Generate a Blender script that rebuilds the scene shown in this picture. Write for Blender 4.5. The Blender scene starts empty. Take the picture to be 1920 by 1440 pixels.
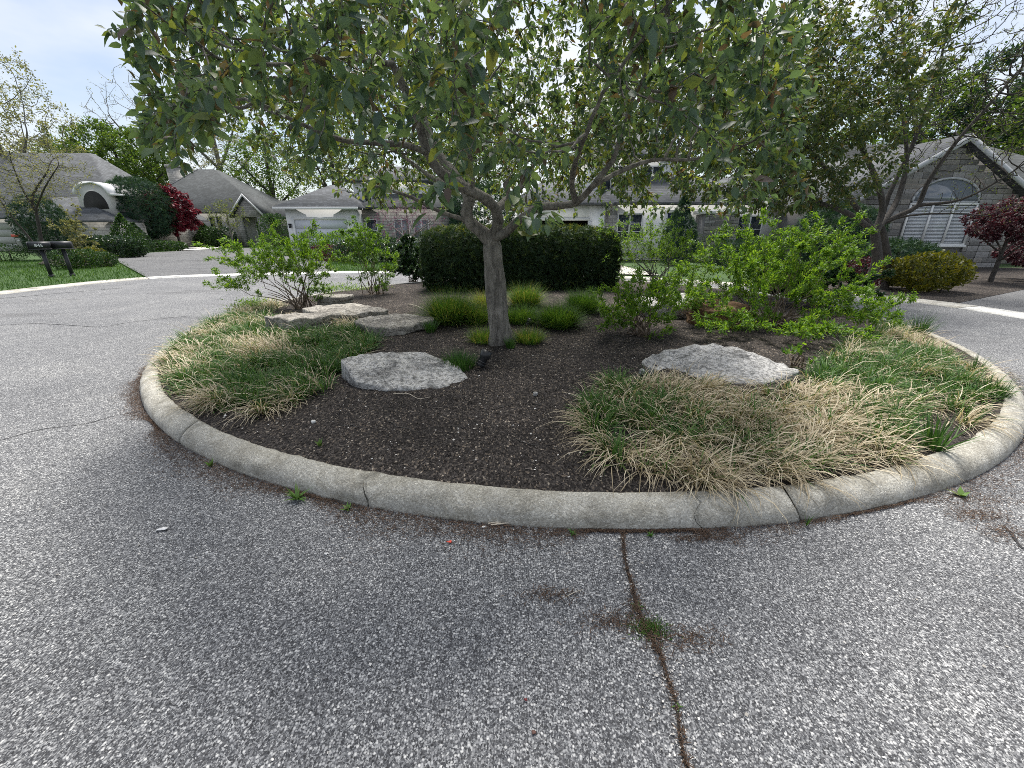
import bpy, math, random
import numpy as np
from mathutils import Vector, Matrix

sc = bpy.context.scene
C = sc.collection
# ------------------------------------------------------------------ camera, sky, sun, exposure
FPX, CAMH = 770.0, 1.6
PITCH = math.atan(288 / FPX)
cam_d = bpy.data.cameras.new('camera'); cam = bpy.data.objects.new('camera', cam_d); C.objects.link(cam)
cam_d.sensor_width = 36.0; cam_d.lens = FPX / 1920 * 36
cam_d.clip_start = 0.05; cam_d.clip_end = 2000
cam.location = (0, 0, CAMH); cam.rotation_euler = (math.pi / 2 - PITCH, 0, 0)
sc.camera = cam

SUN_EL, SUN_AZ = 65.0, 3.0          # degrees; azimuth from +Y (straight ahead) towards +X
w = bpy.data.worlds.new('World'); sc.world = w; w.use_nodes = True
nt = w.node_tree; N = nt.nodes; L = nt.links
N.clear()
sky = N.new('ShaderNodeTexSky'); sky.sky_type = 'NISHITA'; sky.sun_disc = False
sky.sun_elevation = math.radians(SUN_EL); sky.sun_rotation = math.radians(SUN_AZ)
sky.air_density = 1.0; sky.dust_density = 1.6; sky.ozone_density = 1.0
tc = N.new('ShaderNodeTexCoord')
mp = N.new('ShaderNodeMapping'); mp.inputs['Scale'].default_value = (1.0, 1.5, 3.2); mp.inputs['Rotation'].default_value = (0.2, 0.35, 0.5)
nz = N.new('ShaderNodeTexNoise'); nz.inputs['Scale'].default_value = 1.7; nz.inputs['Detail'].default_value = 6; nz.inputs['Roughness'].default_value = 0.5; nz.inputs['Distortion'].default_value = 0.4
cr = N.new('ShaderNodeValToRGB'); cr.color_ramp.elements[0].position = 0.38; cr.color_ramp.elements[0].color = (0.08,)*3 + (1,); cr.color_ramp.elements[1].position = 0.62; cr.color_ramp.elements[1].color = (0.92,)*3 + (1,)
mx = N.new('ShaderNodeMix'); mx.data_type = 'RGBA'; mx.inputs['B'].default_value = (6.6, 6.75, 7.1, 1)
bg = N.new('ShaderNodeBackground'); bg.inputs['Strength'].default_value = 0.08
wo = N.new('ShaderNodeOutputWorld')
L.new(tc.outputs['Generated'], mp.inputs['Vector']); L.new(mp.outputs[0], nz.inputs['Vector']); L.new(nz.outputs['Fac'], cr.inputs[0])
L.new(cr.outputs[0], mx.inputs['Factor']); L.new(sky.outputs[0], mx.inputs['A']); L.new(mx.outputs['Result'], bg.inputs['Color']); L.new(bg.outputs[0], wo.inputs['Surface'])

sun_d = bpy.data.lights.new('sun', 'SUN'); sun = bpy.data.objects.new('sun', sun_d); C.objects.link(sun)
sun_d.energy = 3.5; sun_d.angle = math.radians(20); sun_d.color = (1.0, 0.96, 0.9)
el, az = math.radians(SUN_EL), math.radians(SUN_AZ)
sd = Vector((math.sin(az) * math.cos(el), math.cos(az) * math.cos(el), math.sin(el)))
sun.rotation_euler = sd.to_track_quat('Z', 'Y').to_euler(); sun.location = sd * 60
vs = sc.view_settings; vs.view_transform = 'Standard'; vs.look = 'None'; vs.exposure = 1.0; vs.gamma = 1.0; vs.use_curve_mapping = False
sc.render.engine = 'CYCLES'
cy = sc.cycles; cy.use_denoising = False; cy.max_bounces = 7; cy.diffuse_bounces = 3; cy.glossy_bounces = 2; cy.transmission_bounces = 4; cy.transparent_max_bounces = 6
cy.filter_width = 0.9; cy.use_adaptive_sampling = True; cy.adaptive_threshold = 0.015; cy.sample_clamp_indirect = 6

# ------------------------------------------------------------------ helpers: photograph survey -> metres
SP, CP = math.sin(PITCH), math.cos(PITCH)
def ray(u, v):
    d = (v - 720) / FPX
    return np.array([(u - 960) / FPX, CP - d * SP, -(SP + d * CP)])
def gnd(u, v, z=0.0):                      # surveyed ground position
    r = ray(u, v); t = (z - CAMH) / r[2]
    return np.array([0, 0, CAMH]) + r * t
def at(u, v, Y):                           # surveyed position at distance Y
    r = ray(u, v); t = Y / r[1]
    return np.array([0, 0, CAMH]) + r * t

# ------------------------------------------------------------------ helpers: numpy value noise
_rs = np.random.default_rng(7); _H = _rs.random(4096)
def vnoise(P):
    P = np.asarray(P, float); I = np.floor(P).astype(np.int64); F = P - I; F = F * F * (3 - 2 * F)
    def h(x, y, z): return _H[(x * 73856093 ^ y * 19349663 ^ z * 83492791) & 4095]
    x, y, z = I[..., 0], I[..., 1], I[..., 2]; fx, fy, fz = F[..., 0], F[..., 1], F[..., 2]
    def l(a, b, t): return a + (b - a) * t
    return l(l(l(h(x, y, z), h(x+1, y, z), fx), l(h(x, y+1, z), h(x+1, y+1, z), fx), fy),
             l(l(h(x, y, z+1), h(x+1, y, z+1), fx), l(h(x, y+1, z+1), h(x+1, y+1, z+1), fx), fy), fz)
def fbm(P, o=4, g=0.5):
    P = np.asarray(P, float); a = 1; s = 0; t = 0
    for i in range(o):
        s = s + a * vnoise(P * 2**i + 17.3 * i); t += a; a *= g
    return s / t
def norm(v): return v / np.maximum(np.linalg.norm(v, axis=-1, keepdims=True), 1e-9)

# ------------------------------------------------------------------ helpers: objects
def tag(o, label=None, cat=None, group=None, kind=None):
    if label: o['label'] = label
    if cat: o['category'] = cat
    if group: o['group'] = group
    if kind: o['kind'] = kind
    return o
def empty(name, loc=(0, 0, 0), rz=0, parent=None):
    o = bpy.data.objects.new(name, None); C.objects.link(o); o.location = loc; o.rotation_euler = (0, 0, rz); o.parent = parent
    o.empty_display_size = 0.2
    return o
def link(name, me, parent=None, loc=None):
    o = bpy.data.objects.new(name, me); C.objects.link(o); o.parent = parent
    if loc is not None: o.location = loc
    return o
def mesh(name, V, F, mat, smooth=False, tint=None, mats=None, midx=None):
    V = np.asarray(V, np.float32).reshape(-1, 3)
    me = bpy.data.meshes.new(name)
    me.vertices.add(len(V)); me.vertices.foreach_set('co', V.ravel())
    if isinstance(F, np.ndarray):
        k = F.shape[1]; idx = F.astype(np.int32).ravel(); st = np.arange(len(F), dtype=np.int32) * k; nf = len(F)
    else:
        idx = np.array([i for f in F for i in f], np.int32); ln = np.array([len(f) for f in F], np.int32); st = np.concatenate([[0], np.cumsum(ln)[:-1]]).astype(np.int32); nf = len(F)
    me.loops.add(len(idx)); me.loops.foreach_set('vertex_index', idx)
    me.polygons.add(nf); me.polygons.foreach_set('loop_start', st)
    for m in (mats or [mat]): me.materials.append(m)
    if midx is not None: me.polygons.foreach_set('material_index', np.asarray(midx, np.int32))
    me.update(calc_edges=True)
    if smooth: me.polygons.foreach_set('use_smooth', np.ones(nf, bool))
    if tint is not None:
        a = me.attributes.new('tint', 'FLOAT', 'POINT'); a.data.foreach_set('value', np.asarray(tint, np.float32))
    return me
class MB:
    def __init__(s): s.V = []; s.F = []; s.n = 0
    def add(s, V, F):
        V = np.asarray(V, float); s.V.append(V); s.F += [tuple(int(i) + s.n for i in f) for f in F]; s.n += len(V); return s
    def box(s, x0, x1, y0, y1, z0, z1):
        V = [(x, y, z) for z in (z0, z1) for y in (y0, y1) for x in (x0, x1)]
        return s.add(V, [(0, 2, 3, 1), (4, 5, 7, 6), (0, 1, 5, 4), (2, 6, 7, 3), (0, 4, 6, 2), (1, 3, 7, 5)])
    def prism(s, P, y0, y1):               # polygon in x,z extruded along y
        n = len(P); V = [(p[0], y0, p[1]) for p in P] + [(p[0], y1, p[1]) for p in P]
        return s.add(V, [tuple(range(n)), tuple(range(2*n-1, n-1, -1))] + [(i, i + n, (i+1) % n + n, (i+1) % n) for i in range(n)])
    def slab(s, P, z0, z1):                # polygon in x,y extruded along z
        n = len(P); V = [(p[0], p[1], z0) for p in P] + [(p[0], p[1], z1) for p in P]
        return s.add(V, [tuple(range(n-1, -1, -1)), tuple(range(n, 2*n))] + [(i, (i+1) % n, (i+1) % n + n, i + n) for i in range(n)])
    def hip(s, x0, x1, y0, y1, z0, z1, rx0, rx1, ry0, ry1, t=0.12):   # hip roof, ridge/top rectangle
        V = [(x0, y0, z0), (x1, y0, z0), (x1, y1, z0), (x0, y1, z0), (x0, y0, z0+t), (x1, y0, z0+t), (x1, y1, z0+t), (x0, y1, z0+t),
             (rx0, ry0, z1), (rx1, ry0, z1), (rx1, ry1, z1), (rx0, ry1, z1)]
        return s.add(V, [(3, 2, 1, 0), (0, 1, 5, 4), (1, 2, 6, 5), (2, 3, 7, 6), (3, 0, 4, 7), (4, 5, 9, 8), (5, 6, 10, 9), (6, 7, 11, 10), (7, 4, 8, 11), (8, 9, 10, 11)])
    def tube(s, P, R, k=8, cap=True):
        P = np.asarray(P, float); R = np.broadcast_to(np.asarray(R, float), (len(P),))
        V, F = tube_arr(P, R, k); F = [tuple(f) for f in F]
        if cap: F += [tuple(range(k))[::-1], tuple(range(len(V)-k, len(V)))]
        return s.add(V, F)
    def build(s, name, mat, parent=None, smooth=False, loc=None):
        return link(name, mesh(name, np.concatenate(s.V), s.F, mat, smooth), parent, loc)
def tube_arr(P, R, k):
    n = len(P); T = np.empty_like(P); T[1:-1] = P[2:] - P[:-2]; T[0] = P[1] - P[0]; T[-1] = P[-1] - P[-2]; T = norm(T)
    m = np.abs(T.mean(0)); ref = np.zeros(3); ref[int(np.argmin(m))] = 1
    A = norm(np.cross(T, ref)); B = np.cross(T, A)
    th = np.arange(k) * 2 * math.pi / k
    V = P[:, None, :] + R[:, None, None] * (np.cos(th)[None, :, None] * A[:, None, :] + np.sin(th)[None, :, None] * B[:, None, :])
    i = np.arange(n - 1)[:, None] * k; j = np.arange(k)[None, :]; j2 = (j + 1) % k
    F = np.stack([i + j, i + j2, i + k + j2, i + k + j], -1).reshape(-1, 4)
    return V.reshape(-1, 3), F
def catmull(P, step):
    P = np.asarray(P, float); Q = np.vstack([2*P[0]-P[1], P, 2*P[-1]-P[-2]]); out = []
    for i in range(1, len(Q) - 2):
        n = max(1, int(np.linalg.norm(Q[i+1] - Q[i]) / step))
        for t in np.arange(n) / n:
            a, b, c, d = Q[i-1], Q[i], Q[i+1], Q[i+2]
            out.append(0.5 * (2*b + (c-a)*t + (2*a-5*b+4*c-d)*t*t + (3*b-a-3*c+d)*t**3))
    out.append(P[-1]); return np.array(out)

# ------------------------------------------------------------------ materials
def newmat(name):
    m = bpy.data.materials.new(name); m.use_nodes = True; t = m.node_tree; b = t.nodes['Principled BSDF']; return m, t, b
def nd(t, typ, **kw):
    n = t.nodes.new(typ)
    for k, v in kw.items():
        if k in n.inputs.keys() if hasattr(n.inputs, 'keys') else False: n.inputs[k].default_value = v
        else: setattr(n, k, v)
    return n
def ramp(t, stops, src=None, interp='LINEAR'):
    r = t.nodes.new('ShaderNodeValToRGB'); e = r.color_ramp.elements; r.color_ramp.interpolation = interp
    while len(e) < len(stops): e.new(0.5)
    for x, (p, c) in zip(e, stops): x.position = p; x.color = tuple(c) + (1,) if len(c) == 3 else c
    if src is not None: t.links.new(src, r.inputs[0])
    return r
def objco(t, scale=(1, 1, 1), rot=(0, 0, 0)):
    c = t.nodes.new('ShaderNodeTexCoord'); m = t.nodes.new('ShaderNodeMapping'); m.inputs['Scale'].default_value = scale; m.inputs['Rotation'].default_value = rot
    t.links.new(c.outputs['Object'], m.inputs['Vector']); return m.outputs[0]
def noise(t, vec, scale, detail=4, rough=0.55, dist=0):
    n = t.nodes.new('ShaderNodeTexNoise'); n.inputs['Scale'].default_value = scale; n.inputs['Detail'].default_value = detail; n.inputs['Roughness'].default_value = rough; n.inputs['Distortion'].default_value = dist
    t.links.new(vec, n.inputs['Vector']); return n
def mixc(t, a, b, f, mode='MIX'):
    m = t.nodes.new('ShaderNodeMix'); m.data_type = 'RGBA'; m.blend_type = mode
    for s, k in ((a, 'A'), (b, 'B'), (f, 'Factor')):
        if hasattr(s, 'links') or hasattr(s, 'is_linked'): t.links.new(s, m.inputs[k])
        elif k == 'Factor': m.inputs[k].default_value = s
        else: m.inputs[k].default_value = tuple(s) + (1,)
    return m.outputs['Result']
def bump(t, b, h, strength=0.5, dist=0.02):
    n = t.nodes.new('ShaderNodeBump'); n.inputs['Strength'].default_value = strength; n.inputs['Distance'].default_value = dist
    t.links.new(h, n.inputs['Height']); t.links.new(n.outputs[0], b.inputs['Normal']); return n
def plain(name, col, rough=0.6, var=0.12, scale=6, bmp=0.1, metal=0.0, dist=0.01):
    m, t, b = newmat(name); v = objco(t); n = noise(t, v, scale, 5)
    lo = [c * (1 - var) for c in col]; hi = [min(1, c * (1 + var)) for c in col]
    r = ramp(t, [(0.3, lo), (0.7, hi)], n.outputs['Fac']); t.links.new(r.outputs[0], b.inputs['Base Color'])
    b.inputs['Roughness'].default_value = rough; b.inputs['Metallic'].default_value = metal
    if bmp: bump(t, b, noise(t, v, scale * 8, 4).outputs['Fac'], bmp, dist)
    return m
def leafmat(name, stops, transl=0.35, rough=0.5, spec=0.35, tcol=None):
    m, t, b = newmat(name); a = t.nodes.new('ShaderNodeAttribute'); a.attribute_name = 'tint'
    r = ramp(t, stops, a.outputs['Fac']); t.links.new(r.outputs[0], b.inputs['Base Color'])
    b.inputs['Roughness'].default_value = rough; b.inputs['Specular IOR Level'].default_value = spec
    tr = t.nodes.new('ShaderNodeBsdfTranslucent'); hs = t.nodes.new('ShaderNodeMix'); hs.data_type = 'RGBA'; hs.blend_type = 'MULTIPLY'; hs.inputs['Factor'].default_value = 1
    t.links.new(r.outputs[0], hs.inputs['A']); hs.inputs['B'].default_value = tcol or (1.9, 1.7, 0.7, 1)
    t.links.new(hs.outputs['Result'], tr.inputs['Color'])
    mi = t.nodes.new('ShaderNodeMixShader'); mi.inputs[0].default_value = transl
    o = t.nodes['Material Output']; t.links.new(b.outputs[0], mi.inputs[1]); t.links.new(tr.outputs[0], mi.inputs[2]); t.links.new(mi.outputs[0], o.inputs['Surface'])
    return m

def mat_asphalt(name, tone=1.0):
    m, t, b = newmat(name); v = objco(t)
    wob = noise(t, v, 30, 2)
    vo = t.nodes.new('ShaderNodeTexVoronoi'); vo.inputs['Scale'].default_value = 98; vo.inputs['Randomness'].default_value = 1; t.links.new(v, vo.inputs['Vector'])
    vo2 = t.nodes.new('ShaderNodeTexVoronoi'); vo2.inputs['Scale'].default_value = 230; t.links.new(v, vo2.inputs['Vector'])
    sep = t.nodes.new('ShaderNodeSeparateColor'); t.links.new(vo.outputs['Color'], sep.inputs[0])
    sep2 = t.nodes.new('ShaderNodeSeparateColor'); t.links.new(vo2.outputs['Color'], sep2.inputs[0])
    k = tone
    st = ramp(t, [(0.0, (.035*k, .035*k, .037*k)), (0.3, (.08*k, .08*k, .084*k)), (0.52, (.175*k, .176*k, .182*k)), (0.72, (.34*k, .34*k, .345*k)), (0.88, (.56*k, .56*k, .555*k)), (1.0, (.8*k, .79*k, .76*k))], sep.outputs[0])
    st2 = ramp(t, [(0.0, (.04*k, .041*k, .046*k)), (0.5, (.12*k, .123*k, .13*k)), (0.8, (.3*k, .305*k, .31*k)), (1, (.55*k, .55*k, .54*k))], sep2.outputs[1])
    edge = ramp(t, [(0.25, (1, 1, 1)), (0.62, (.0, .0, .0))], vo.outputs['Distance'])
    # distance metric grows away from the stone's centre: gaps between stones show the fine binder
    col = mixc(t, st2.outputs[0], st.outputs[0], edge.outputs[0])
    big = ramp(t, [(0.3, (.7, .705, .715)), (0.5, (.88, .88, .88)), (0.7, (1.06, 1.055, 1.03))], noise(t, v, 0.75, 8, 0.66, 0.8).outputs['Fac'])
    col = mixc(t, col, big.outputs[0], 1.0, 'MULTIPLY')
    stain = ramp(t, [(0.56, (1, 1, 1)), (0.72, (.55, .54, .54))], noise(t, objco(t, (.35, 1.2, 1), (0, 0, .35)), 0.8, 5, 0.6).outputs['Fac'])
    col = mixc(t, col, stain.outputs[0], 0.9, 'MULTIPLY')
    t.links.new(col, b.inputs['Base Color']); b.inputs['Roughness'].default_value = 0.82; b.inputs['Specular IOR Level'].default_value = 0.3
    inv = t.nodes.new('ShaderNodeMath'); inv.operation = 'SUBTRACT'; inv.inputs[0].default_value = 1; t.links.new(vo.outputs['Distance'], inv.inputs[1])
    ad = t.nodes.new('ShaderNodeMath'); ad.operation = 'MULTIPLY_ADD'; t.links.new(sep.outputs[1], ad.inputs[0]); ad.inputs[1].default_value = 0.6; t.links.new(inv.outputs[0], ad.inputs[2])
    bump(t, b, ad.outputs[0], 0.55, 0.006)
    return m
def mat_concrete(name, col, dark=0.6, ex=1.0):
    m, t, b = newmat(name); v = objco(t)
    r = ramp(t, [(0.3, [c * dark for c in col]), (0.52, col), (0.75, [min(1, c * 1.18) for c in col])], noise(t, v, 2.3, 7, 0.65, 0.5).outputs['Fac'])
    vo = t.nodes.new('ShaderNodeTexVoronoi'); vo.inputs['Scale'].default_value = 120; t.links.new(v, vo.inputs['Vector'])
    sep = t.nodes.new('ShaderNodeSeparateColor'); t.links.new(vo.outputs['Color'], sep.inputs[0])
    sp = ramp(t, [(0, (.62, .6, .56)), (0.5, (.95, .95, .93)), (0.86, (1.08, 1.08, 1.06)), (1, (1.5, 1.5, 1.47))], sep.outputs[0])
    c = mixc(t, r.outputs[0], sp.outputs[0], 0.8 * ex, 'MULTIPLY')
    sc_ = ramp(t, [(0.45, (1.08, 1.08, 1.06)), (0.56, (.8, .78, .72)), (0.68, (.42, .4, .36))], noise(t, objco(t, (1, 1, 2.2)), 4, 9, 0.72, .6).outputs['Fac'])
    c = mixc(t, c, sc_.outputs[0], 0.75, 'MULTIPLY')
    t.links.new(c, b.inputs['Base Color']); b.inputs['Roughness'].default_value = 0.85
    ad = t.nodes.new('ShaderNodeMath'); ad.operation = 'MULTIPLY_ADD'; t.links.new(sep.outputs[0], ad.inputs[0]); ad.inputs[1].default_value = 0.25
    t.links.new(noise(t, v, 60, 5, 0.7).outputs['Fac'], ad.inputs[2]); bump(t, b, ad.outputs[0], 0.8, 0.012)
    return m
def mat_rock(name, pal, sc_=1.0):
    m, t, b = newmat(name); v = objco(t, (1, 1, 2.2), (0.2, 0.1, 0)); v0 = objco(t)
    r = ramp(t, pal, noise(t, v, 3.2 * sc_, 8, 0.68, 0.8).outputs['Fac'])
    dk = ramp(t, [(0.4, (.22, .22, .21)), (0.5, (1, 1, 1))], noise(t, v0, 26 * sc_, 8, 0.75, 0.4).outputs['Fac'])
    c = mixc(t, r.outputs[0], dk.outputs[0], 0.7, 'MULTIPLY')
    cr2 = ramp(t, [(0.0, (.25, .25, .24)), (0.035, (1, 1, 1))], None)
    vo = t.nodes.new('ShaderNodeTexVoronoi'); vo.feature = 'DISTANCE_TO_EDGE'; vo.inputs['Scale'].default_value = 2.6 * sc_
    wv = noise(t, v0, 5, 4); wm = t.nodes.new('ShaderNodeVectorMath'); wm.operation = 'MULTIPLY_ADD'; t.links.new(wv.outputs['Color'], wm.inputs[0]); wm.inputs[1].default_value = (.5, .5, .5); t.links.new(v, wm.inputs[2]); t.links.new(wm.outputs[0], vo.inputs['Vector'])
    t.links.new(vo.outputs['Distance'], cr2.inputs[0]); c = mixc(t, c, cr2.outputs[0], 0.45, 'MULTIPLY')
    t.links.new(c, b.inputs['Base Color']); b.inputs['Roughness'].default_value = 0.88
    h = mixc(t, noise(t, v, 9 * sc_, 10, 0.75).outputs['Fac'], dk.outputs[0], 0.3, 'MULTIPLY'); bump(t, b, h, 1.0, 0.05)
    return m
def mat_bark(name, a, bcol, sx=9):
    m, t, b = newmat(name); v = objco(t, (1, 1, 0.22))
    n1 = noise(t, v, sx * 3, 8, 0.7, 1.0); n2 = noise(t, objco(t), 6, 6, .7, 1.5)
    r = ramp(t, [(0.3, a), (0.5, [(x + y) / 2 for x, y in zip(a, bcol)]), (0.7, bcol)], n1.outputs['Fac'])
    g = ramp(t, [(0.35, (1.15, 1.12, 1.08)), (0.5, (.9, .9, .87)), (0.64, (.55, .55, .52))], n2.outputs['Fac'])
    t.links.new(mixc(t, r.outputs[0], g.outputs[0], 0.8, 'MULTIPLY'), b.inputs['Base Color']); b.inputs['Roughness'].default_value = 0.9
    bump(t, b, n1.outputs['Fac'], 1.0, 0.035); return m
def mat_shingle(name, col, s=1.0):
    m, t, b = newmat(name); co = t.nodes.new('ShaderNodeTexCoord')
    # rows follow height; breaks follow x+y
    sep = t.nodes.new('ShaderNodeSeparateXYZ'); t.links.new(co.outputs['Object'], sep.inputs[0])
    ad = t.nodes.new('ShaderNodeMath'); ad.operation = 'ADD'; t.links.new(sep.outputs[0], ad.inputs[0]); t.links.new(sep.outputs[1], ad.inputs[1])
    cb = t.nodes.new('ShaderNodeCombineXYZ'); t.links.new(ad.outputs[0], cb.inputs[0]); t.links.new(sep.outputs[2], cb.inputs[1])
    br = t.nodes.new('ShaderNodeTexBrick'); br.inputs['Scale'].default_value = 2.2 * s; br.inputs['Mortar Size'].default_value = 0.02; br.inputs['Row Height'].default_value = 0.22; br.inputs['Brick Width'].default_value = 0.6
    br.inputs['Color1'].default_value = tuple(c * 0.75 for c in col) + (1,); br.inputs['Color2'].default_value = tuple(c * 1.3 for c in col) + (1,); br.inputs['Mortar'].default_value = tuple(c * 0.4 for c in col) + (1,)
    t.links.new(cb.outputs[0], br.inputs['Vector'])
    n = noise(t, objco(t), 1.2, 5); g = ramp(t, [(0.3, (.75, .77, .75)), (0.7, (1.2, 1.2, 1.2))], n.outputs['Fac'])
    t.links.new(mixc(t, br.outputs['Color'], g.outputs[0], 0.8, 'MULTIPLY'), b.inputs['Base Color']); b.inputs['Roughness'].default_value = 0.9
    bump(t, b, br.outputs['Fac'], -0.4, 0.02); return m
def mat_veneer(name, s=1.0, pal=((.3, .29, .27), (.46, .44, .41))):
    m, t, b = newmat(name); co = t.nodes.new('ShaderNodeTexCoord')
    sep = t.nodes.new('ShaderNodeSeparateXYZ'); t.links.new(co.outputs['Object'], sep.inputs[0])
    ad = t.nodes.new('ShaderNodeMath'); ad.operation = 'ADD'; t.links.new(sep.outputs[0], ad.inputs[0]); t.links.new(sep.outputs[1], ad.inputs[1])
    cb = t.nodes.new('ShaderNodeCombineXYZ'); t.links.new(ad.outputs[0], cb.inputs[0]); t.links.new(sep.outputs[2], cb.inputs[1])
    br = t.nodes.new('ShaderNodeTexBrick'); br.inputs['Scale'].default_value = s; br.inputs['Mortar Size'].default_value = 0.018; br.inputs['Row Height'].default_value = 0.2; br.inputs['Brick Width'].default_value = 0.55; br.offset_frequency = 2; br.squash = 0.7; br.squash_frequency = 3
    br.inputs['Color1'].default_value = pal[0] + (1,); br.inputs['Color2'].default_value = pal[1] + (1,); br.inputs['Mortar'].default_value = (.2, .19, .18, 1)
    t.links.new(cb.outputs[0], br.inputs['Vector'])
    g = ramp(t, [(0.3, (.75, .75, .75)), (0.7, (1.2, 1.2, 1.18))], noise(t, objco(t), 7, 6).outputs['Fac'])
    t.links.new(mixc(t, br.outputs['Color'], g.outputs[0], 0.9, 'MULTIPLY'), b.inputs['Base Color']); b.inputs['Roughness'].default_value = 0.9
    bump(t, b, br.outputs['Fac'], -0.6, 0.03); return m
def mat_glass(name, col=(.03, .04, .05)):
    m, t, b = newmat(name); b.inputs['Base Color'].default_value = col + (1,); b.inputs['Roughness'].default_value = 0.06; b.inputs['Specular IOR Level'].default_value = 0.8
    bump(t, b, noise(t, objco(t), 1.3, 2).outputs['Fac'], 0.05, 0.02); return m
def mat_tint(name, stops, rough=0.85):
    m, t, b = newmat(name); a = t.nodes.new('ShaderNodeAttribute'); a.attribute_name = 'tint'
    r = ramp(t, stops, a.outputs['Fac']); t.links.new(r.outputs[0], b.inputs['Base Color']); b.inputs['Roughness'].default_value = rough; b.inputs['Specular IOR Level'].default_value = 0.2; return m

M = {}
M['asphalt'] = mat_asphalt('asphalt', 0.88); M['drive'] = mat_asphalt('drive_asphalt', 0.62)
M['kerb'] = mat_concrete('kerb_concrete', (.42, .405, .365), .65); M['gutter'] = mat_concrete('gutter_concrete', (.5, .485, .45), 0.8); M['gutter_new'] = mat_concrete('new_concrete', (.68, .68, .67), 0.9, 0.5)
M['rock'] = mat_rock('pale_limestone', [(0.28, (.11, .11, .11)), (0.4, (.32, .315, .305)), (0.5, (.56, .55, .53)), (0.68, (.74, .72, .68))])
M['rock_tan'] = mat_rock('weathered_limestone', [(0.25, (.1, .09, .08)), (0.42, (.27, .25, .22)), (0.55, (.43, .4, .35)), (0.72, (.58, .55, .49))])
M['rock_brown'] = mat_rock('brown_sandstone', [(0.25, (.06, .035, .02)), (0.45, (.2, .11, .055)), (0.6, (.3, .18, .09)), (0.75, (.4, .3, .2))])
M['bark'] = mat_bark('crabapple_bark', (.065, .058, .052), (.32, .3, .27), 5); M['bark_dark'] = mat_bark('dark_bark', (.025, .022, .02), (.1, .088, .078)); M['twig'] = plain('twig', (.14, .105, .075), 0.85, 0.3, 20, 0.2)
M['grey_bark'] = mat_bark('grey_bark', (.1, .09, .085), (.26, .24, .22))
M['stucco'] = plain('grey_stucco', (.52, .51, .48), 0.85, 0.06, 3, 0.15); M['white'] = plain('white_paint', (.78, .78, .77), 0.6, 0.04, 2, 0.05); M['trim'] = plain('trim_paint', (.7, .7, .69), 0.55, 0.04, 4, 0.05)
M['roof'] = mat_shingle('grey_shingle', (.088, .093, .1)); M['roof_dark'] = mat_shingle('dark_shingle', (.06, .066, .068)); M['veneer'] = mat_veneer('stone_veneer')
M['fascia'] = plain('fascia_paint', (.4, .41, .42), 0.6, 0.06, 3, 0.05); M['mortar'] = plain('mortar', (.2, .195, .19), 0.95, 0.15, 12, 0.3)
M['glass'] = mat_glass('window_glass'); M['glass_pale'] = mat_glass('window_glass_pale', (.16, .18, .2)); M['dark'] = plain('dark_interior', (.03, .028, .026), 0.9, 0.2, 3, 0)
M['black'] = plain('black_metal', (.018, .019, .022), 0.45, 0.2, 10, 0.1); M['blind'] = plain('blind_slat', (.62, .64, .66), 0.5, 0.05, 4, 0); M['navy'] = plain('navy_paint', (.02, .028, .075), 0.4, 0.1, 4, 0.05)
M['white_text'] = plain('white_vinyl', (.8, .8, .8), 0.5, 0.02, 2, 0); M['red'] = plain('red_plastic', (.55, .06, .04), 0.5, 0.1, 4, 0); M['garage_panel'] = plain('garage_panel', (.62, .64, .68), 0.55, 0.04, 2, 0.05)
CRAB = [(0, (.05, .09, .07)), (0.3, (.072, .125, .088)), (0.6, (.1, .165, .085)), (0.8, (.15, .19, .05)), (0.86, (.085, .075, .05)), (1, (.1, .068, .062))]
M['crab_leaf'] = leafmat('crabapple_leaf', CRAB, 0.47, 0.45, 0.5)
M['crab2_leaf'] = leafmat('bronze_crabapple_leaf', [(0, (.03, .058, .034)), (0.45, (.062, .1, .044)), (0.75, (.11, .13, .045)), (1, (.15, .09, .06))], 0.42)
M['bright_leaf'] = leafmat('bright_shrub_leaf', [(0, (.035, .09, .014)), (0.4, (.085, .18, .022)), (0.8, (.15, .265, .035)), (1, (.22, .32, .05))], 0.42, 0.5, 0.3)
M['yew_leaf'] = leafmat('yew_needles', [(0, (.018, .036, .02)), (0.6, (.034, .066, .028)), (0.85, (.075, .11, .03)), (1, (.14, .16, .036))], 0.25, 0.6, 0.2)
M['holly_leaf'] = leafmat('dark_holly_leaf', [(0, (.012, .032, .014)), (0.6, (.025, .062, .02)), (1, (.06, .12, .03))], 0.2, 0.35, 0.5)
M['ever_leaf'] = leafmat('evergreen_needles', [(0, (.018, .045, .03)), (0.6, (.034, .075, .042)), (1, (.07, .12, .05))], 0.2, 0.6, 0.2)
M['box_leaf'] = leafmat('boxwood_leaf', [(0, (.015, .04, .012)), (0.6, (.035, .085, .02)), (1, (.085, .15, .03))], 0.25, 0.5, 0.3)
M['gold_leaf'] = leafmat('golden_leaf', [(0, (.04, .055, .008)), (0.5, (.1, .11, .014)), (1, (.21, .19, .025))], 0.35, 0.5, 0.3)
M['red_leaf'] = leafmat('red_maple_leaf', [(0, (.05, .008, .016)), (0.6, (.13, .016, .03)), (1, (.2, .035, .05))], 0.35, 0.5, 0.3, (1.6, .9, .9, 1))
M['plum_leaf'] = leafmat('plum_leaf', [(0, (.03, .012, .018)), (0.6, (.07, .022, .03)), (1, (.12, .05, .05))], 0.3, 0.5, 0.3, (1.5, .9, .9, 1))
M['bud_leaf'] = leafmat('redbud_bud', [(0, (.11, .05, .08)), (1, (.24, .11, .17))], 0.3, 0.6, 0.2, (1.3, .9, 1.1, 1))
M['spring_leaf'] = leafmat('spring_leaf', [(0, (.05, .08, .025)), (0.6, (.11, .15, .045)), (1, (.2, .22, .09))], 0.4, 0.55, 0.25)
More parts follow.
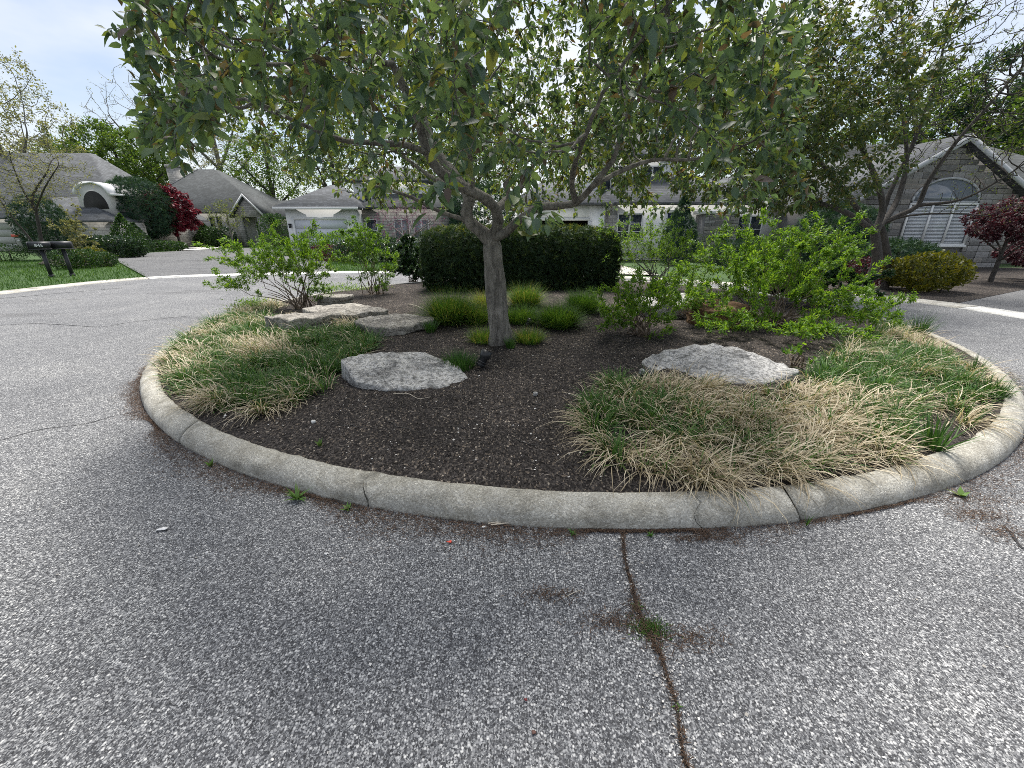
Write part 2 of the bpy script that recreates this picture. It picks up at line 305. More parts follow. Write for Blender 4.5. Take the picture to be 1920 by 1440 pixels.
M['green_leaf'] = leafmat('tree_leaf', [(0, (.035, .075, .02)), (0.6, (.08, .145, .032)), (1, (.15, .21, .05))], 0.4, 0.55, 0.25)
M['pale_leaf'] = leafmat('pale_leaf', [(0, (.09, .11, .06)), (0.6, (.17, .19, .11)), (1, (.3, .29, .22))], 0.4, 0.6, 0.2)
M['blade'] = leafmat('border_grass_blade', [(0, (.028, .075, .016)), (0.25, (.055, .135, .024)), (0.45, (.11, .2, .04)), (0.5, (.2, .16, .1)), (0.7, (.4, .33, .22)), (1, (.66, .58, .44))], 0.22, 0.55, 0.3, (1.3, 1.3, .8, 1))
M['fine_blade'] = leafmat('fountain_grass_blade', [(0, (.03, .085, .018)), (0.5, (.075, .165, .03)), (0.8, (.15, .23, .045)), (1, (.34, .29, .12))], 0.35, 0.55, 0.3)
M['lawn_blade'] = leafmat('lawn_blade', [(0, (.025, .07, .014)), (0.6, (.05, .12, .02)), (1, (.1, .18, .03))], 0.3, 0.6, 0.2)
M['chip'] = mat_tint('mulch_chip', [(0, (.012, .01, .009)), (0.5, (.055, .049, .046)), (0.8, (.125, .108, .096)), (0.95, (.22, .19, .16)), (1, (.36, .31, .25))])
M['pebble'] = mat_tint('white_pebble', [(0, (.3, .28, .25)), (1, (.72, .7, .66))])
M['litter'] = mat_tint('needle_litter', [(0, (.025, .017, .012)), (0.5, (.078, .05, .034)), (0.85, (.15, .1, .07)), (1, (.34, .27, .2))])
M['moss'] = leafmat('moss', [(0, (.03, .08, .015)), (1, (.1, .18, .03))], 0.2)
m_, t_, b_ = newmat('lawn'); v_ = objco(t_)
r_ = ramp(t_, [(0.3, (.025, .058, .012)), (0.55, (.042, .09, .016)), (0.75, (.07, .125, .025))], noise(t_, v_, 1.4, 8, 0.7).outputs['Fac']); t_.links.new(r_.outputs[0], b_.inputs['Base Color']); b_.inputs['Roughness'].default_value = 0.95
bump(t_, b_, noise(t_, v_, 40, 5, 0.7).outputs['Fac'], 0.8, 0.04); M['lawn'] = m_
def mat_mulch(name, k=1.0):
    m, t, b = newmat(name); v = objco(t)
    vo = t.nodes.new('ShaderNodeTexVoronoi'); vo.inputs['Scale'].default_value = 95; t.links.new(objco(t, (1, .6, 1), (0, 0, .7)), vo.inputs['Vector'])
    sep = t.nodes.new('ShaderNodeSeparateColor'); t.links.new(vo.outputs['Color'], sep.inputs[0])
    r = ramp(t, [(0, (.014*k, .012*k, .011*k)), (0.5, (.034*k, .031*k, .03*k)), (0.85, (.07*k, .063*k, .058*k)), (0.97, (.12*k, .1*k, .08*k)), (1, (.3*k, .27*k, .23*k))], sep.outputs[0])
    g = ramp(t, [(0.35, (.7, .68, .66)), (0.65, (1.35, 1.3, 1.25))], noise(t, v, 1.6, 6, 0.65).outputs['Fac'])
    t.links.new(mixc(t, r.outputs[0], g.outputs[0], 0.9, 'MULTIPLY'), b.inputs['Base Color']); b.inputs['Roughness'].default_value = 0.95; b.inputs['Specular IOR Level'].default_value = 0.15
    ad = t.nodes.new('ShaderNodeMath'); ad.operation = 'MULTIPLY_ADD'; t.links.new(sep.outputs[1], ad.inputs[0]); ad.inputs[1].default_value = 0.5; t.links.new(noise(t, v, 40, 6, 0.75).outputs['Fac'], ad.inputs[2])
    bump(t, b, ad.outputs[0], 1.0, 0.02); return m
M['mulch'] = mat_mulch('mulch', 1.25); M['crack'] = plain('crack_soil', (.035, .028, .023), 0.95, 0.4, 40, 0.6); M['hairline'] = plain('hairline_crack', (.03, .03, .032), 0.95, 0.3, 30, 0)

# ------------------------------------------------------------------ ground, road, gutter, kerb
IC = np.array([0.70, 7.96]); IR = 6.07                       # island centre and kerb radius
g = MB().add([(-700, -300, -.03), (700, -300, -.03), (700, 900, -.03), (-700, 900, -.03)], [(0, 1, 2, 3)]).build('ground', M['lawn']); tag(g, kind='structure')
EDGE = np.array([(-13.8, -14), (-13.75, 0), (-13.7, 8), (-13.65, 11.1), (-13.45, 13.2), (-13.0, 14.5), (-12.2, 15.3), (-11.1, 15.75), (-9, 16.35), (-6.6, 16.9), (-3, 17.1), (0, 16.6), (3, 15.5), (6, 13.7), (8, 12.0), (9.2, 10.4), (9.76, 9.4), (9.94, 7.9), (10.05, 5), (10.1, 0), (10.1, -14)])
EC = catmull(np.c_[EDGE, np.zeros(len(EDGE))], 0.35)[:, :2]
rd = link('road', mesh('road', np.c_[EC, np.zeros(len(EC))], [tuple(range(len(EC)))[::-1]], M['asphalt'])); tag(rd, kind='structure')
gut = empty('gutter'); tag(gut, kind='structure')
T_ = np.gradient(EC, axis=0); T_ = norm(T_); NO = np.c_[-T_[:, 1], T_[:, 0]]      # outward normal
dist = np.concatenate([[0], np.cumsum(np.linalg.norm(np.diff(EC, axis=0), axis=1))])
a0 = 0.0
while a0 < dist[-1] - 0.5:
    a1 = min(a0 + 2.9, dist[-1]); s = np.linspace(a0 + 0.012, a1 - 0.012, 9)
    px = np.c_[np.interp(s, dist, EC[:, 0]), np.interp(s, dist, EC[:, 1])]; nn = norm(np.c_[np.interp(s, dist, NO[:, 0]), np.interp(s, dist, NO[:, 1])])
    A = px - nn * 0.08; B = px + nn * 0.5
    V = np.vstack([np.c_[A, np.full(9, .006)], np.c_[B, np.full(9, .035)], np.c_[A, np.full(9, -.05)], np.c_[B, np.full(9, -.05)]])
    F = [(i, i+1, 10+i, 9+i) for i in range(8)] + [(18+i, 19+i, i+1, i) for i in range(8)] + [(9+i, 10+i, 28+i, 27+i) for i in range(8)]
    mid = px[4]; new = (-12.2 < mid[0] < -5.5 and mid[1] > 12) or (mid[0] > 8.5 and 4 < mid[1] < 10.2)
    link('gutter_section', mesh('gutter_section', V, F, M['gutter_new'] if new else M['gutter']), gut); a0 = a1

def poly_ground(name, P, z, mat, kind='structure'):
    o = link(name, mesh(name, np.array([(q[0], q[1], z) for q in P]), [tuple(range(len(P)))], mat)); 
    if o.data.polygons[0].normal.z < 0: o.data.flip_normals()
    tag(o, kind=kind); return o
poly_ground('driveway', [(-12.9, 14.95), gnd(214, 487), gnd(222, 480), gnd(262, 475), gnd(340, 471), gnd(395, 468), gnd(470, 465), (-17, 33), (-10.5, 24), (-7.2, 17.3), (-9, 16.8), (-11.2, 16.2)], .022, M['drive'])
poly_ground('path', [gnd(330, 470.5), gnd(400, 467.5), gnd(420, 462), gnd(345, 463)], .03, M['gutter_new'])
poly_ground('path', [gnd(150, 480), gnd(214, 486), gnd(226, 479), gnd(262, 475.5), gnd(255, 472), gnd(190, 473)], .026, M['gutter'])
poly_ground('driveway', [(10.42, 8.0), (10.2, 9.9), (14.4, 12.4), (24, 14.4), (24, 2), (10.6, 3)], .022, M['drive'])
poly_ground('planting_bed', [(9.55, 11.0), (10.4, 9.6), (14.6, 11.9), (24, 13.9), (24, 19.2), (12.5, 19.2), (8.5, 15), (8.2, 13)], .03, M['mulch'])
poly_ground('planting_bed', [gnd(70, 496), gnd(140, 500), gnd(212, 499), gnd(222, 491), gnd(190, 485), gnd(90, 486)], .03, M['mulch'])
poly_ground('driveway', [(0.8, 24), (5, 24), (5.6, 16), (0.2, 17.2)], .022, M['gutter'])

# island mound and mulch
def isl_z(x, y):
    r = np.hypot(x - IC[0], y - IC[1]) / 5.9
    P = np.stack([x, y, np.zeros_like(x)], -1)
    return 0.125 + 0.16 * np.clip(1 - r**2, 0, 1) + (0.05 * (fbm(P * 1.3, 3) - 0.5) + 0.022 * (fbm(P * 7, 3) - 0.5)) * np.clip((1 - r) * 9, 0.25, 1)
def ipt(u, v):                               # survey point on the island
    p = gnd(u, v, 0.22)
    for _ in range(3): p = gnd(u, v, float(isl_z(np.array(p[0]), np.array(p[1]))))
    return p
nr, na = 110, 300
rr = 5.93 * np.linspace(0.0, 1, nr)**0.8; th = np.linspace(0, 2*math.pi, na, endpoint=False)
X = IC[0] + rr[:, None] * np.cos(th); Y = IC[1] + rr[:, None] * np.sin(th); Z = isl_z(X, Y)
V = np.stack([X, Y, Z], -1).reshape(-1, 3)
i = np.arange(nr - 1)[:, None] * na; j = np.arange(na)[None]; j2 = (j + 1) % na
F = np.stack([i + j, i + na + j, i + na + j2, i + j2], -1).reshape(-1, 4)
mb_ = link('mulch_bed', mesh('mulch_bed', V, F, M['mulch'], True)); tag(mb_, kind='structure')
kerb = empty('kerb', (IC[0], IC[1], 0)); tag(kerb, kind='structure')
PROF = np.array([(6.065, -.06), (6.065, 0.0), (6.06, .045), (6.045, .08), (6.018, .108), (5.985, .128), (5.945, .139), (5.91, .141), (5.89, .134), (5.882, .1), (5.88, -.06)])
jang = sorted([math.atan2(y - IC[1], x - IC[0]) % (2*math.pi) for x, y in [(-2.6, 3.0), (-.9, 2.2), (1.07, 1.9), (1.69, 1.97)]] + [math.radians(a) % (2*math.pi) for a in (-55, -36, -17, 2, 21, 40, 59, 78, 97, 116, 135, 154, 173, 192, 210)])
for q in range(len(jang)):
    b0 = jang[q]; b1 = jang[(q + 1) % len(jang)]
    if b1 < b0: b1 += 2*math.pi
    n = max(4, int((b1 - b0) * 6 / 0.045)); gp = 0.0011
    t = np.linspace(b0 + gp, b1 - gp, n)
    R = np.broadcast_to(PROF[None, :, 0], (n, len(PROF))).copy(); Zk = np.broadcast_to(PROF[None, :, 1], (n, len(PROF))).copy(); Tt = np.broadcast_to(t[:, None], R.shape).copy()
    # wandering joint at the ends
    wj = 0.006 * np.sin(np.arange(len(PROF)) * (.5 + .35 * (q % 3)) + q); e = np.exp(-np.minimum(t - t[0], 9) / 0.02)[:, None]; e2 = np.exp(-np.minimum(t[-1] - t, 9) / 0.02)[:, None]
    wj2 = 0.006 * np.sin(np.arange(len(PROF)) * (.5 + .35 * ((q + 1) % len(jang) % 3)) + (q + 1) % len(jang)); Tt += wj[None] * e + wj2[None] * e2
    P = np.stack([R * np.cos(Tt) * 4, R * np.sin(Tt) * 4, Zk * 4 + 3], -1)
    wgt = np.array([0, .3, .8, 1, 1, 1, 1, 1, .8, .3, 0])[None]
    R += (fbm(P, 3) - .5) * 0.035 * wgt + (fbm(P * 5, 4, .6) - .5) * 0.022 * wgt - np.clip(fbm(P * 2.2 + 70, 3) - .66, 0, 1) * .12 * wgt; Zk += (fbm(P + 40, 3) - .5) * 0.022 * wgt + (fbm(P * 6 + 9, 2) - .5) * 0.008 * wgt
    dd = ((e + e2) > 0.8) * 0.004; R -= dd * wgt; Zk -= dd * wgt * .6
    V = np.stack([R * np.cos(Tt), R * np.sin(Tt), Zk], -1).reshape(-1, 3); k = len(PROF)
    i = np.arange(n - 1)[:, None] * k; j = np.arange(k - 1)[None]
    F = [tuple(f) for f in np.stack([i + j, i + k + j, i + k + j + 1, i + j + 1], -1).reshape(-1, 4)] + [tuple(range(k)), tuple(range(n*k-1, n*k-k-1, -1))]
    o = link('kerb_section', mesh('kerb_section', V, F, M['kerb'], True), kerb)
# lower the mulch under the kerb's back edge is hidden by the kerb itself

# ------------------------------------------------------------------ foliage helpers
def tpl_leaf(wd=0.24, fold=0.06, curl=-0.16):
    y = np.array([0, .3, .66, 1.0]); hw = np.array([0, wd, wd * .8, 0]); mid = np.c_[np.zeros(4), y, curl * y**2]
    Lf = np.c_[-hw[1:3], y[1:3] - .02, curl * y[1:3]**2 + fold]; Rt = np.c_[hw[1:3], y[1:3] - .02, curl * y[1:3]**2 + fold]
    V = np.vstack([mid, Lf, Rt]); F = np.array([(0, 1, 4), (1, 5, 4), (1, 2, 5), (2, 3, 5), (0, 6, 1), (1, 6, 7), (1, 7, 2), (2, 7, 3)])
    return V, F
def tpl_diamond(wd=0.26, fold=0.05):
    V = np.array([(0, 0, 0), (-wd, .45, fold), (0, 1, -.08), (wd, .45, fold)], float); return V, np.array([(0, 2, 1), (0, 3, 2)])
def tpl_mid(wd=.17, fold=.05, curl=-.2):
    V = np.array([(0, 0, 0), (-wd, .42, fold + curl * .18), (0, .5, curl * .25), (wd, .42, fold + curl * .18), (0, 1, curl)], float); return V, np.array([(0, 2, 1), (0, 3, 2), (2, 4, 1), (2, 3, 4)])
def tpl_sprig(k=5):                           # conifer sprig: a few narrow blades
    V = []; F = []
    for q in range(k):
        a = (q / (k - 1) - .5) * 2.0 if k > 1 else 0; y0 = .1 + .12 * q; d = np.array([math.sin(a), math.cos(a), .12 * (-1)**q]); s = np.array([math.cos(a), -math.sin(a), 0]) * .055
        b = np.array([0, y0 * .6, 0]); n = len(V); V += [b - s, b + s, b + d * .6]; F.append((n, n+1, n+2))
    return np.array(V), np.array(F)
LEAF, LEAFN, LEAFW, DIA, SPRIG = tpl_leaf(), tpl_mid(.19, .05, -.2), tpl_mid(.25, .06, -.16), tpl_diamond(), tpl_sprig()
def inst(pos, d, nrm, size, tpl):
    d = norm(d); s = norm(np.cross(d, nrm)); n = np.cross(s, d)
    TV, TF = tpl; R = np.stack([s, d, n], 1)                   # rows
    V = np.einsum('kj,njc->nkc', TV, R) * np.asarray(size)[:, None, None] + pos[:, None, :]
    F = TF[None] + (np.arange(len(pos)) * len(TV))[:, None, None]
    return V.reshape(-1, 3), F.reshape(-1, TF.shape[1])
def foliage(name, pos, d, nrm, size, tint, tpl, mat, parent=None):
    V, F = inst(pos, d, nrm, size, tpl)
    return link(name, mesh(name, V, F, mat, False, np.repeat(tint, len(tpl[0]))), parent)
def rdir(rng, n): return norm(rng.normal(size=(n, 3)))

def colonize(pos, par, A, step, infl, kill, iters, rng, up=0.0, jit=0.12):
    P = [np.asarray(p, float) for p in pos]; par = list(par); A = np.asarray(A, float)
    N_ = np.array(P); near = np.zeros(len(A), int); nd_ = np.full(len(A), 1e9)
    for s in range(0, len(N_), 400):
        D = np.linalg.norm(A[:, None] - N_[None, s:s+400], axis=2); k = D.argmin(1); m = D[np.arange(len(A)), k]; b = m < nd_; near[b] = k[b] + s; nd_[b] = m[b]
    alive = np.ones(len(A), bool); blocked = {}
    for it in range(iters):
        alive &= nd_ > kill
        act = alive & (nd_ < infl)
        if not act.any(): break
        ids = near[act]; dv = norm(A[act] - N_[ids]); u, inv = np.unique(ids, return_inverse=True)
        acc = np.zeros((len(u), 3)); np.add.at(acc, inv, dv)
        acc = norm(norm(acc) + rng.normal(size=acc.shape) * jit + np.array([0, 0, up]))
        new = N_[u] + acc * step; k0 = len(N_)
        ok = np.array([blocked.get(int(x), 0) < 4 for x in u])
        if not ok.any(): break
        new = new[ok]; u = u[ok]
        for x in u: blocked[int(x)] = blocked.get(int(x), 0) + 1
        N_ = np.vstack([N_, new]); par += [int(x) for x in u]
        ia = np.where(alive)[0]; D = np.linalg.norm(A[ia][:, None] - new[None], axis=2); k = D.argmin(1); m = D[np.arange(len(ia)), k]; b = m < nd_[ia]
        near[ia[b]] = k[b] + k0; nd_[ia[b]] = m[b]
    return N_, np.array(par)
def skel(limbs, step):                       # limbs: (points, r0, r1); later limbs attach to the nearest node so far
    pos, par, rad = [], [], []
    for pts, r0, r1 in limbs:
        Q = catmull(pts, step); f = np.linspace(r0, r1, len(Q))
        if pos:
            a = int(np.argmin(np.linalg.norm(np.array(pos) - Q[0], axis=1))); prev = a; Q = Q[1:]; f = f[1:]
        else: prev = -1
        for q, r in zip(Q, f): pos.append(q); par.append(prev); rad.append(r); prev = len(pos) - 1
    return pos, par, rad
def radii(N_, par, fixed, tip, ex=2.4, cap=1e9):
    n = len(N_); acc = np.zeros(n); r = np.zeros(n)
    for k in range(n - 1, -1, -1):
        rk = tip if acc[k] == 0 else acc[k]**(1/ex)
        rk = min(rk, cap)
        if k < len(fixed): rk = fixed[k]
        r[k] = rk
        if par[k] >= 0: acc[par[k]] += rk**ex
    for k in range(n):
        if par[k] >= 0 and k >= len(fixed): r[k] = min(r[k], r[par[k]] * .92)
    return r
def branches(N_, par, r, rough=0.0, minr=0.0, smooth_pts=True):
    n = len(N_); kids = [[] for _ in range(n)]
    for k in range(n):
        if par[k] >= 0: kids[par[k]].append(k)
    Vs, Fs, off = [], [], 0; st = [(k, -1) for k in range(n) if par[k] < 0]
    while st:
        k, p = st.pop(); ch = [p] if p >= 0 else []
        while True:
            ch.append(k)
            if not kids[k]: break
            ks = sorted(kids[k], key=lambda x: -r[x]); 
            for x in ks[1:]: st.append((x, k))
            k = ks[0]
        if len(ch) < 2 or r[ch[-1]] < minr and len(ch) < 2: continue
        P = N_[ch]; R = r[ch].copy()
        if p >= 0: R[0] = min(R[0], R[1] * 1.25)
        kk = 18 if R.max() > .06 else 8 if R.max() > .025 else 5 if R.max() > .01 else 3
        R[-1] *= .55
        V, F = tube_arr(P, R, kk)
        if rough and R.max() > .02:
            Q = np.repeat(P, kk, 0); dv = V - Q; V = Q + dv * (1 + rough * (fbm(V * np.array([14, 14, 5]), 3) - .5)[:, None] * 2)
        Vs.append(V); Fs.append(F + off); off += len(V)
    return np.concatenate(Vs), np.concatenate(Fs)
def leaf_sites(N_, par, r, thr, rng, per, spread):
    kids = np.zeros(len(N_), int); np.add.at(kids, par[par >= 0], 1)
    idx = np.where((r < thr) & (par >= 0))[0]; rep = np.repeat(idx, np.where(kids[idx] == 0, per * 2, per).astype(int))
    t = rng.random(len(rep))[:, None]; base = N_[par[rep]] * (1 - t) + N_[rep] * t
    ax = norm(N_[rep] - N_[par[rep]]); side = rdir(rng, len(rep)); side = norm(side - ax * (side * ax).sum(1)[:, None])
    return base + side * spread * rng.random((len(rep), 1)), ax, side
def droop_leaves(ax, side, rng, g=0.9, a=0.5):
    d = norm(side * .8 + ax * a + np.array([0, 0, -g]) + rng.normal(size=ax.shape) * .25); n = norm(np.array([0, 0, .7]) + side * .6 + rng.normal(size=ax.shape) * .45); return d, n

def tree(name, label, cat, limbs, attr, step, infl, kill, iters, bark, leaf=None, seed=1, tip=.006, cap=.08, group=None, per=2, size=.1, thr=.012, tpl=DIA, tintf=None, g=0.3, spread=.06, up=0.0, rough=.12, jit=.15, crown='crown'):
    rng = np.random.default_rng(seed); pos, par, fx = skel(limbs, step)
    N_, par = colonize(pos, par, attr(rng), step, infl, kill, iters, rng, up, jit); r = radii(N_, par, fx, tip, 2.4, cap)
    base = np.array(limbs[0][0][0]); root = empty(name, base); tag(root, label, cat, group)
    V, F = branches(N_, par, r, rough); link('trunk', mesh('trunk', V - base, F, bark, True), root)
    if leaf:
        p, ax, sd_ = leaf_sites(N_, par, r, thr, rng, per, spread); d, n = droop_leaves(ax, sd_, rng, g)
        sz = size * rng.uniform(.6, 1.25, len(p)); tn = np.clip(rng.beta(2, 2.4, len(p)), 0, 1) if tintf is None else tintf(p, rng)
        foliage(crown, p - base, d, n, sz, tn, tpl, leaf, root); print('tree', label[:40], len(N_), len(p))
    return root, N_, par, r
def ell(c, rad, n, power=.4, zmin=None):
    c, rad = np.array(c, float), np.array(rad, float)
    def f(rng):
        p = rdir(rng, n) * (rng.random((n, 1))**power); p = p * (1 + .25 * (fbm(p * 2.2 + c, 2) - .5))[:, None]; p = p * rad + c
        return p if zmin is None else p[p[:, 2] > zmin]
    return f
def many(*fs): return lambda rng: np.vstack([f(rng) for f in fs])

# ------------------------------------------------------------------ the crabapple in the island
tb = ipt(937, 642); TY = tb[1]
limbs = [
    ([tb + (0.0, 0, -.1), tb + (0, 0, .05), at(934, 590, TY), at(929, 530, TY), at(924, 480, TY), at(920, 448, TY)], .15, .1),
    ([at(920, 450, TY), at(900, 432, TY - .05), at(881, 418, TY - .1), at(874, 400, TY - .12), at(880, 376, TY - .1), at(872, 355, TY), at(845, 318, TY + .15), at(818, 280, TY + .3), at(800, 235, TY + .5), at(788, 190, TY + .8)], .082, .03),
    ([at(924, 448, TY), at(934, 415, TY - .1), at(930, 392, TY - .2), at(912, 374, TY - .3), at(868, 350, TY - .42), at(828, 324, TY - .5), at(802, 288, TY - .55), at(788, 240, TY - .6), at(770, 190, TY - .7), at(735, 120, TY - .8)], .078, .035),
    ([at(926, 446, TY), at(948, 436, TY - .15), at(972, 414, TY - .35), at(1010, 389, TY - .6), at(1046, 386, TY - .85), at(1080, 380, TY - 1.1), at(1110, 350, TY - 1.3), at(1150, 300, TY - 1.45)], .062, .024),
    ([at(931, 400, TY - .15), at(950, 385, TY - .12), at(956, 366, TY - .1), at(947, 345, TY - .12)], .04, .036),
    ([at(876, 412, TY - .1), at(848, 405, TY - .2), at(806, 388, TY - .35), at(772, 370, TY - .5), at(735, 358, TY - .6), at(690, 345, TY - .8)], .03, .014),
    ([at(884, 352, TY - .3), at(878, 320, TY - .2), at(870, 280, TY - .1), at(858, 236, TY), at(850, 180, TY + .2)], .034, .02),
    ([at(888, 356, TY - .35), at(884, 320, TY - .5), at(880, 272, TY - .8), at(884, 220, TY - 1.1), at(890, 150, TY - 1.5)], .03, .016),
    ([at(803, 288, TY - .55), at(760, 272, TY - .8), at(700, 268, TY - 1.1), at(640, 262, TY - 1.4), at(560, 230, TY - 1.7), at(480, 190, TY - 2.0)], .034, .014),
    ([at(1080, 380, TY - 1.1), at(1072, 345, TY - 1.3), at(1080, 300, TY - 1.7), at(1100, 250, TY - 2.1)], .03, .016),
    ([at(1110, 350, TY - 1.3), at(1165, 320, TY - 1.2), at(1225, 300, TY - 1.2), at(1290, 300, TY - 1.3), at(1350, 290, TY - 1.4)], .026, .012),
    ([at(1150, 300, TY - 1.45), at(1165, 250, TY - 1.5), at(1185, 190, TY - 1.6), at(1220, 120, TY - 1.7)], .022, .012),
    ([at(735, 120, TY - .8), at(640, 110, TY - 1.4), at(540, 120, TY - 1.9), at(430, 120, TY - 2.3)], .025, .01),
    ([at(920, 400, TY - .1), tb + (.3, .7, 1.9), tb + (.5, 1.5, 2.3), tb + (.6, 2.4, 2.6)], .05, .02),
    ([at(872, 355, TY), tb + (-.9, .9, 2.0), tb + (-1.5, 1.7, 2.4), tb + (-1.9, 2.3, 2.6)], .045, .018),
    ([tb + (.5, 1.5, 2.3), tb + (1.3, 1.6, 2.5), tb + (2.0, 1.8, 2.7)], .025, .012),
]
def crab_attr(rng):
    n = 11500; a = np.where(rng.random(n) < .3, rng.random(n) * math.pi, rng.random(n) * 2 * math.pi); c, s = np.cos(a), np.sin(a)
    Rx = np.where(c < 0, 2.95, 2.5); Ry = np.where(s < 0, 2.95, 3.2); R = 1 / np.sqrt((c / Rx)**2 + (s / Ry)**2)
    R = R * (.88 + .3 * fbm(np.c_[c * 2.2, s * 2.2, np.zeros(n)] + 5, 2))
    q = rng.random(n)**.36
    zt = 2.35 + 2.7 * np.sqrt(np.clip(1 - q**2.2, 0, 1))
    da = np.abs((a - math.radians(-80) + math.pi) % (2*math.pi) - math.pi)      # droop towards the viewer's right
    zb = 1.78 + .95 * (1 - q**2) - .34 * np.exp(-(da / .45)**2) + .62 * np.clip(-c, 0, 1)**1.5 * np.clip(1.2 - np.abs(s), 0, 1) + .3 * (fbm(np.c_[c * 3, s * 3, q * 3] + 20, 2) - .5)
    z = zb + (zt - zb) * rng.random(n)**1.15
    P = np.c_[tb[0] + .08 + R * q * c, TY + R * q * s, z]
    return P[fbm(P * 1.55 + 3.7, 3, .55) > np.where(P[:, 1] > TY - .3, .405, .468)]
rng = np.random.default_rng(11)
limbs = [limbs[0]] + [(a_, r0_ * .86, r1_ * .86) for a_, r0_, r1_ in limbs[1:]]
pos, par, fx = skel(limbs, .085)
N_, par = colonize(pos, par, crab_attr(rng), .09, .75, .1, 60, rng, 0.02, .18); r = radii(N_, par, fx, .003, 2.45, .026)
crab = empty('crabapple_tree', tb); tag(crab, 'large crabapple tree with grey trunk and drooping dark green leaves in the round mulch bed', 'tree')
nfix = len(fx); V, F = branches(N_, par, r, .26); link('trunk', mesh('trunk', V - tb, F, M['bark'], True), crab)
# pruned collar at the stub
p, ax, sd_ = leaf_sites(N_, par, r, .0062, rng, 2, .015)
# leaves sit in short spurs: three to five around one point
reps = np.where(p[:, 1] < TY - .2, 3, 2); ax = np.repeat(ax, reps, 0); sd_ = np.repeat(sd_, reps, 0); p = np.repeat(p, reps, 0); p = p + rng.normal(size=p.shape) * .022; sd_ = norm(sd_ + rng.normal(size=p.shape) * .7)
d, n_ = droop_leaves(ax, sd_, rng, .55, .5); d = norm(d + rng.normal(size=d.shape) * .25); sz = np.clip(rng.lognormal(-2.72, .3, len(p)), .025, .1); tn = np.clip(rng.beta(2.0, 2.6, len(p)), 0, .8); old = rng.random(len(p)) < .07; tn[old] = rng.uniform(.82, 1, old.sum())
dep = p[:, 1] * CP - (p[:, 2] - CAMH) * SP; uu = 960 + FPX * p[:, 0] / dep; vv = 720 - FPX * ((p[:, 2] - CAMH) * CP + p[:, 1] * SP) / dep
seen = (uu > 20) & (uu < 1900) & (vv > 25) & (vv < 460); big = np.where(seen, sz / dep, 0); order = np.argsort(-big); one = order[:300]; rest = order[300:]
nearl = rest[p[rest, 1] < TY - .2]; farl = rest[p[rest, 1] >= TY - .2]
V1, F1 = inst(p[nearl] - tb, d[nearl], n_[nearl], sz[nearl], LEAF); V2, F2 = inst(p[farl] - tb, d[farl], n_[farl], sz[farl] * 1.12, DIA)
lv = link('leaves', mesh('leaves', np.vstack([V1, V2]), np.vstack([F1, F2 + len(V1)]), M['crab_leaf'], False, np.r_[np.repeat(tn[nearl], 8), np.repeat(np.where(tn[farl] < .81, np.clip(tn[farl] + .12, 0, .8), tn[farl]), 4)]), crab); tag(lv, kind='stuff')  # far leaves tinted yellower: their sunlit look is put into the colour
print('crab nodes', len(N_), 'leaves', len(p))
LM = {}
for k in one:
    q = int(tn[k] * 13.99)
    if q not in LM: LM[q] = mesh('leaf', tpl_leaf(.22 + .004 * q, .06, -.14 - .01 * (q % 5))[0], LEAF[1], M['crab_leaf'], True, np.full(8, (q + .5) / 14))
    dk = norm(d[k]); s = norm(np.cross(dk, n_[k])); nn = np.cross(s, dk)
    o = link('leaf', LM[q], crab); o.matrix_local = Matrix.Translation(Vector(p[k] - tb)) @ Matrix(np.stack([s, dk, nn], 1).tolist()).to_4x4() @ Matrix.Scale(float(sz[k]), 4)
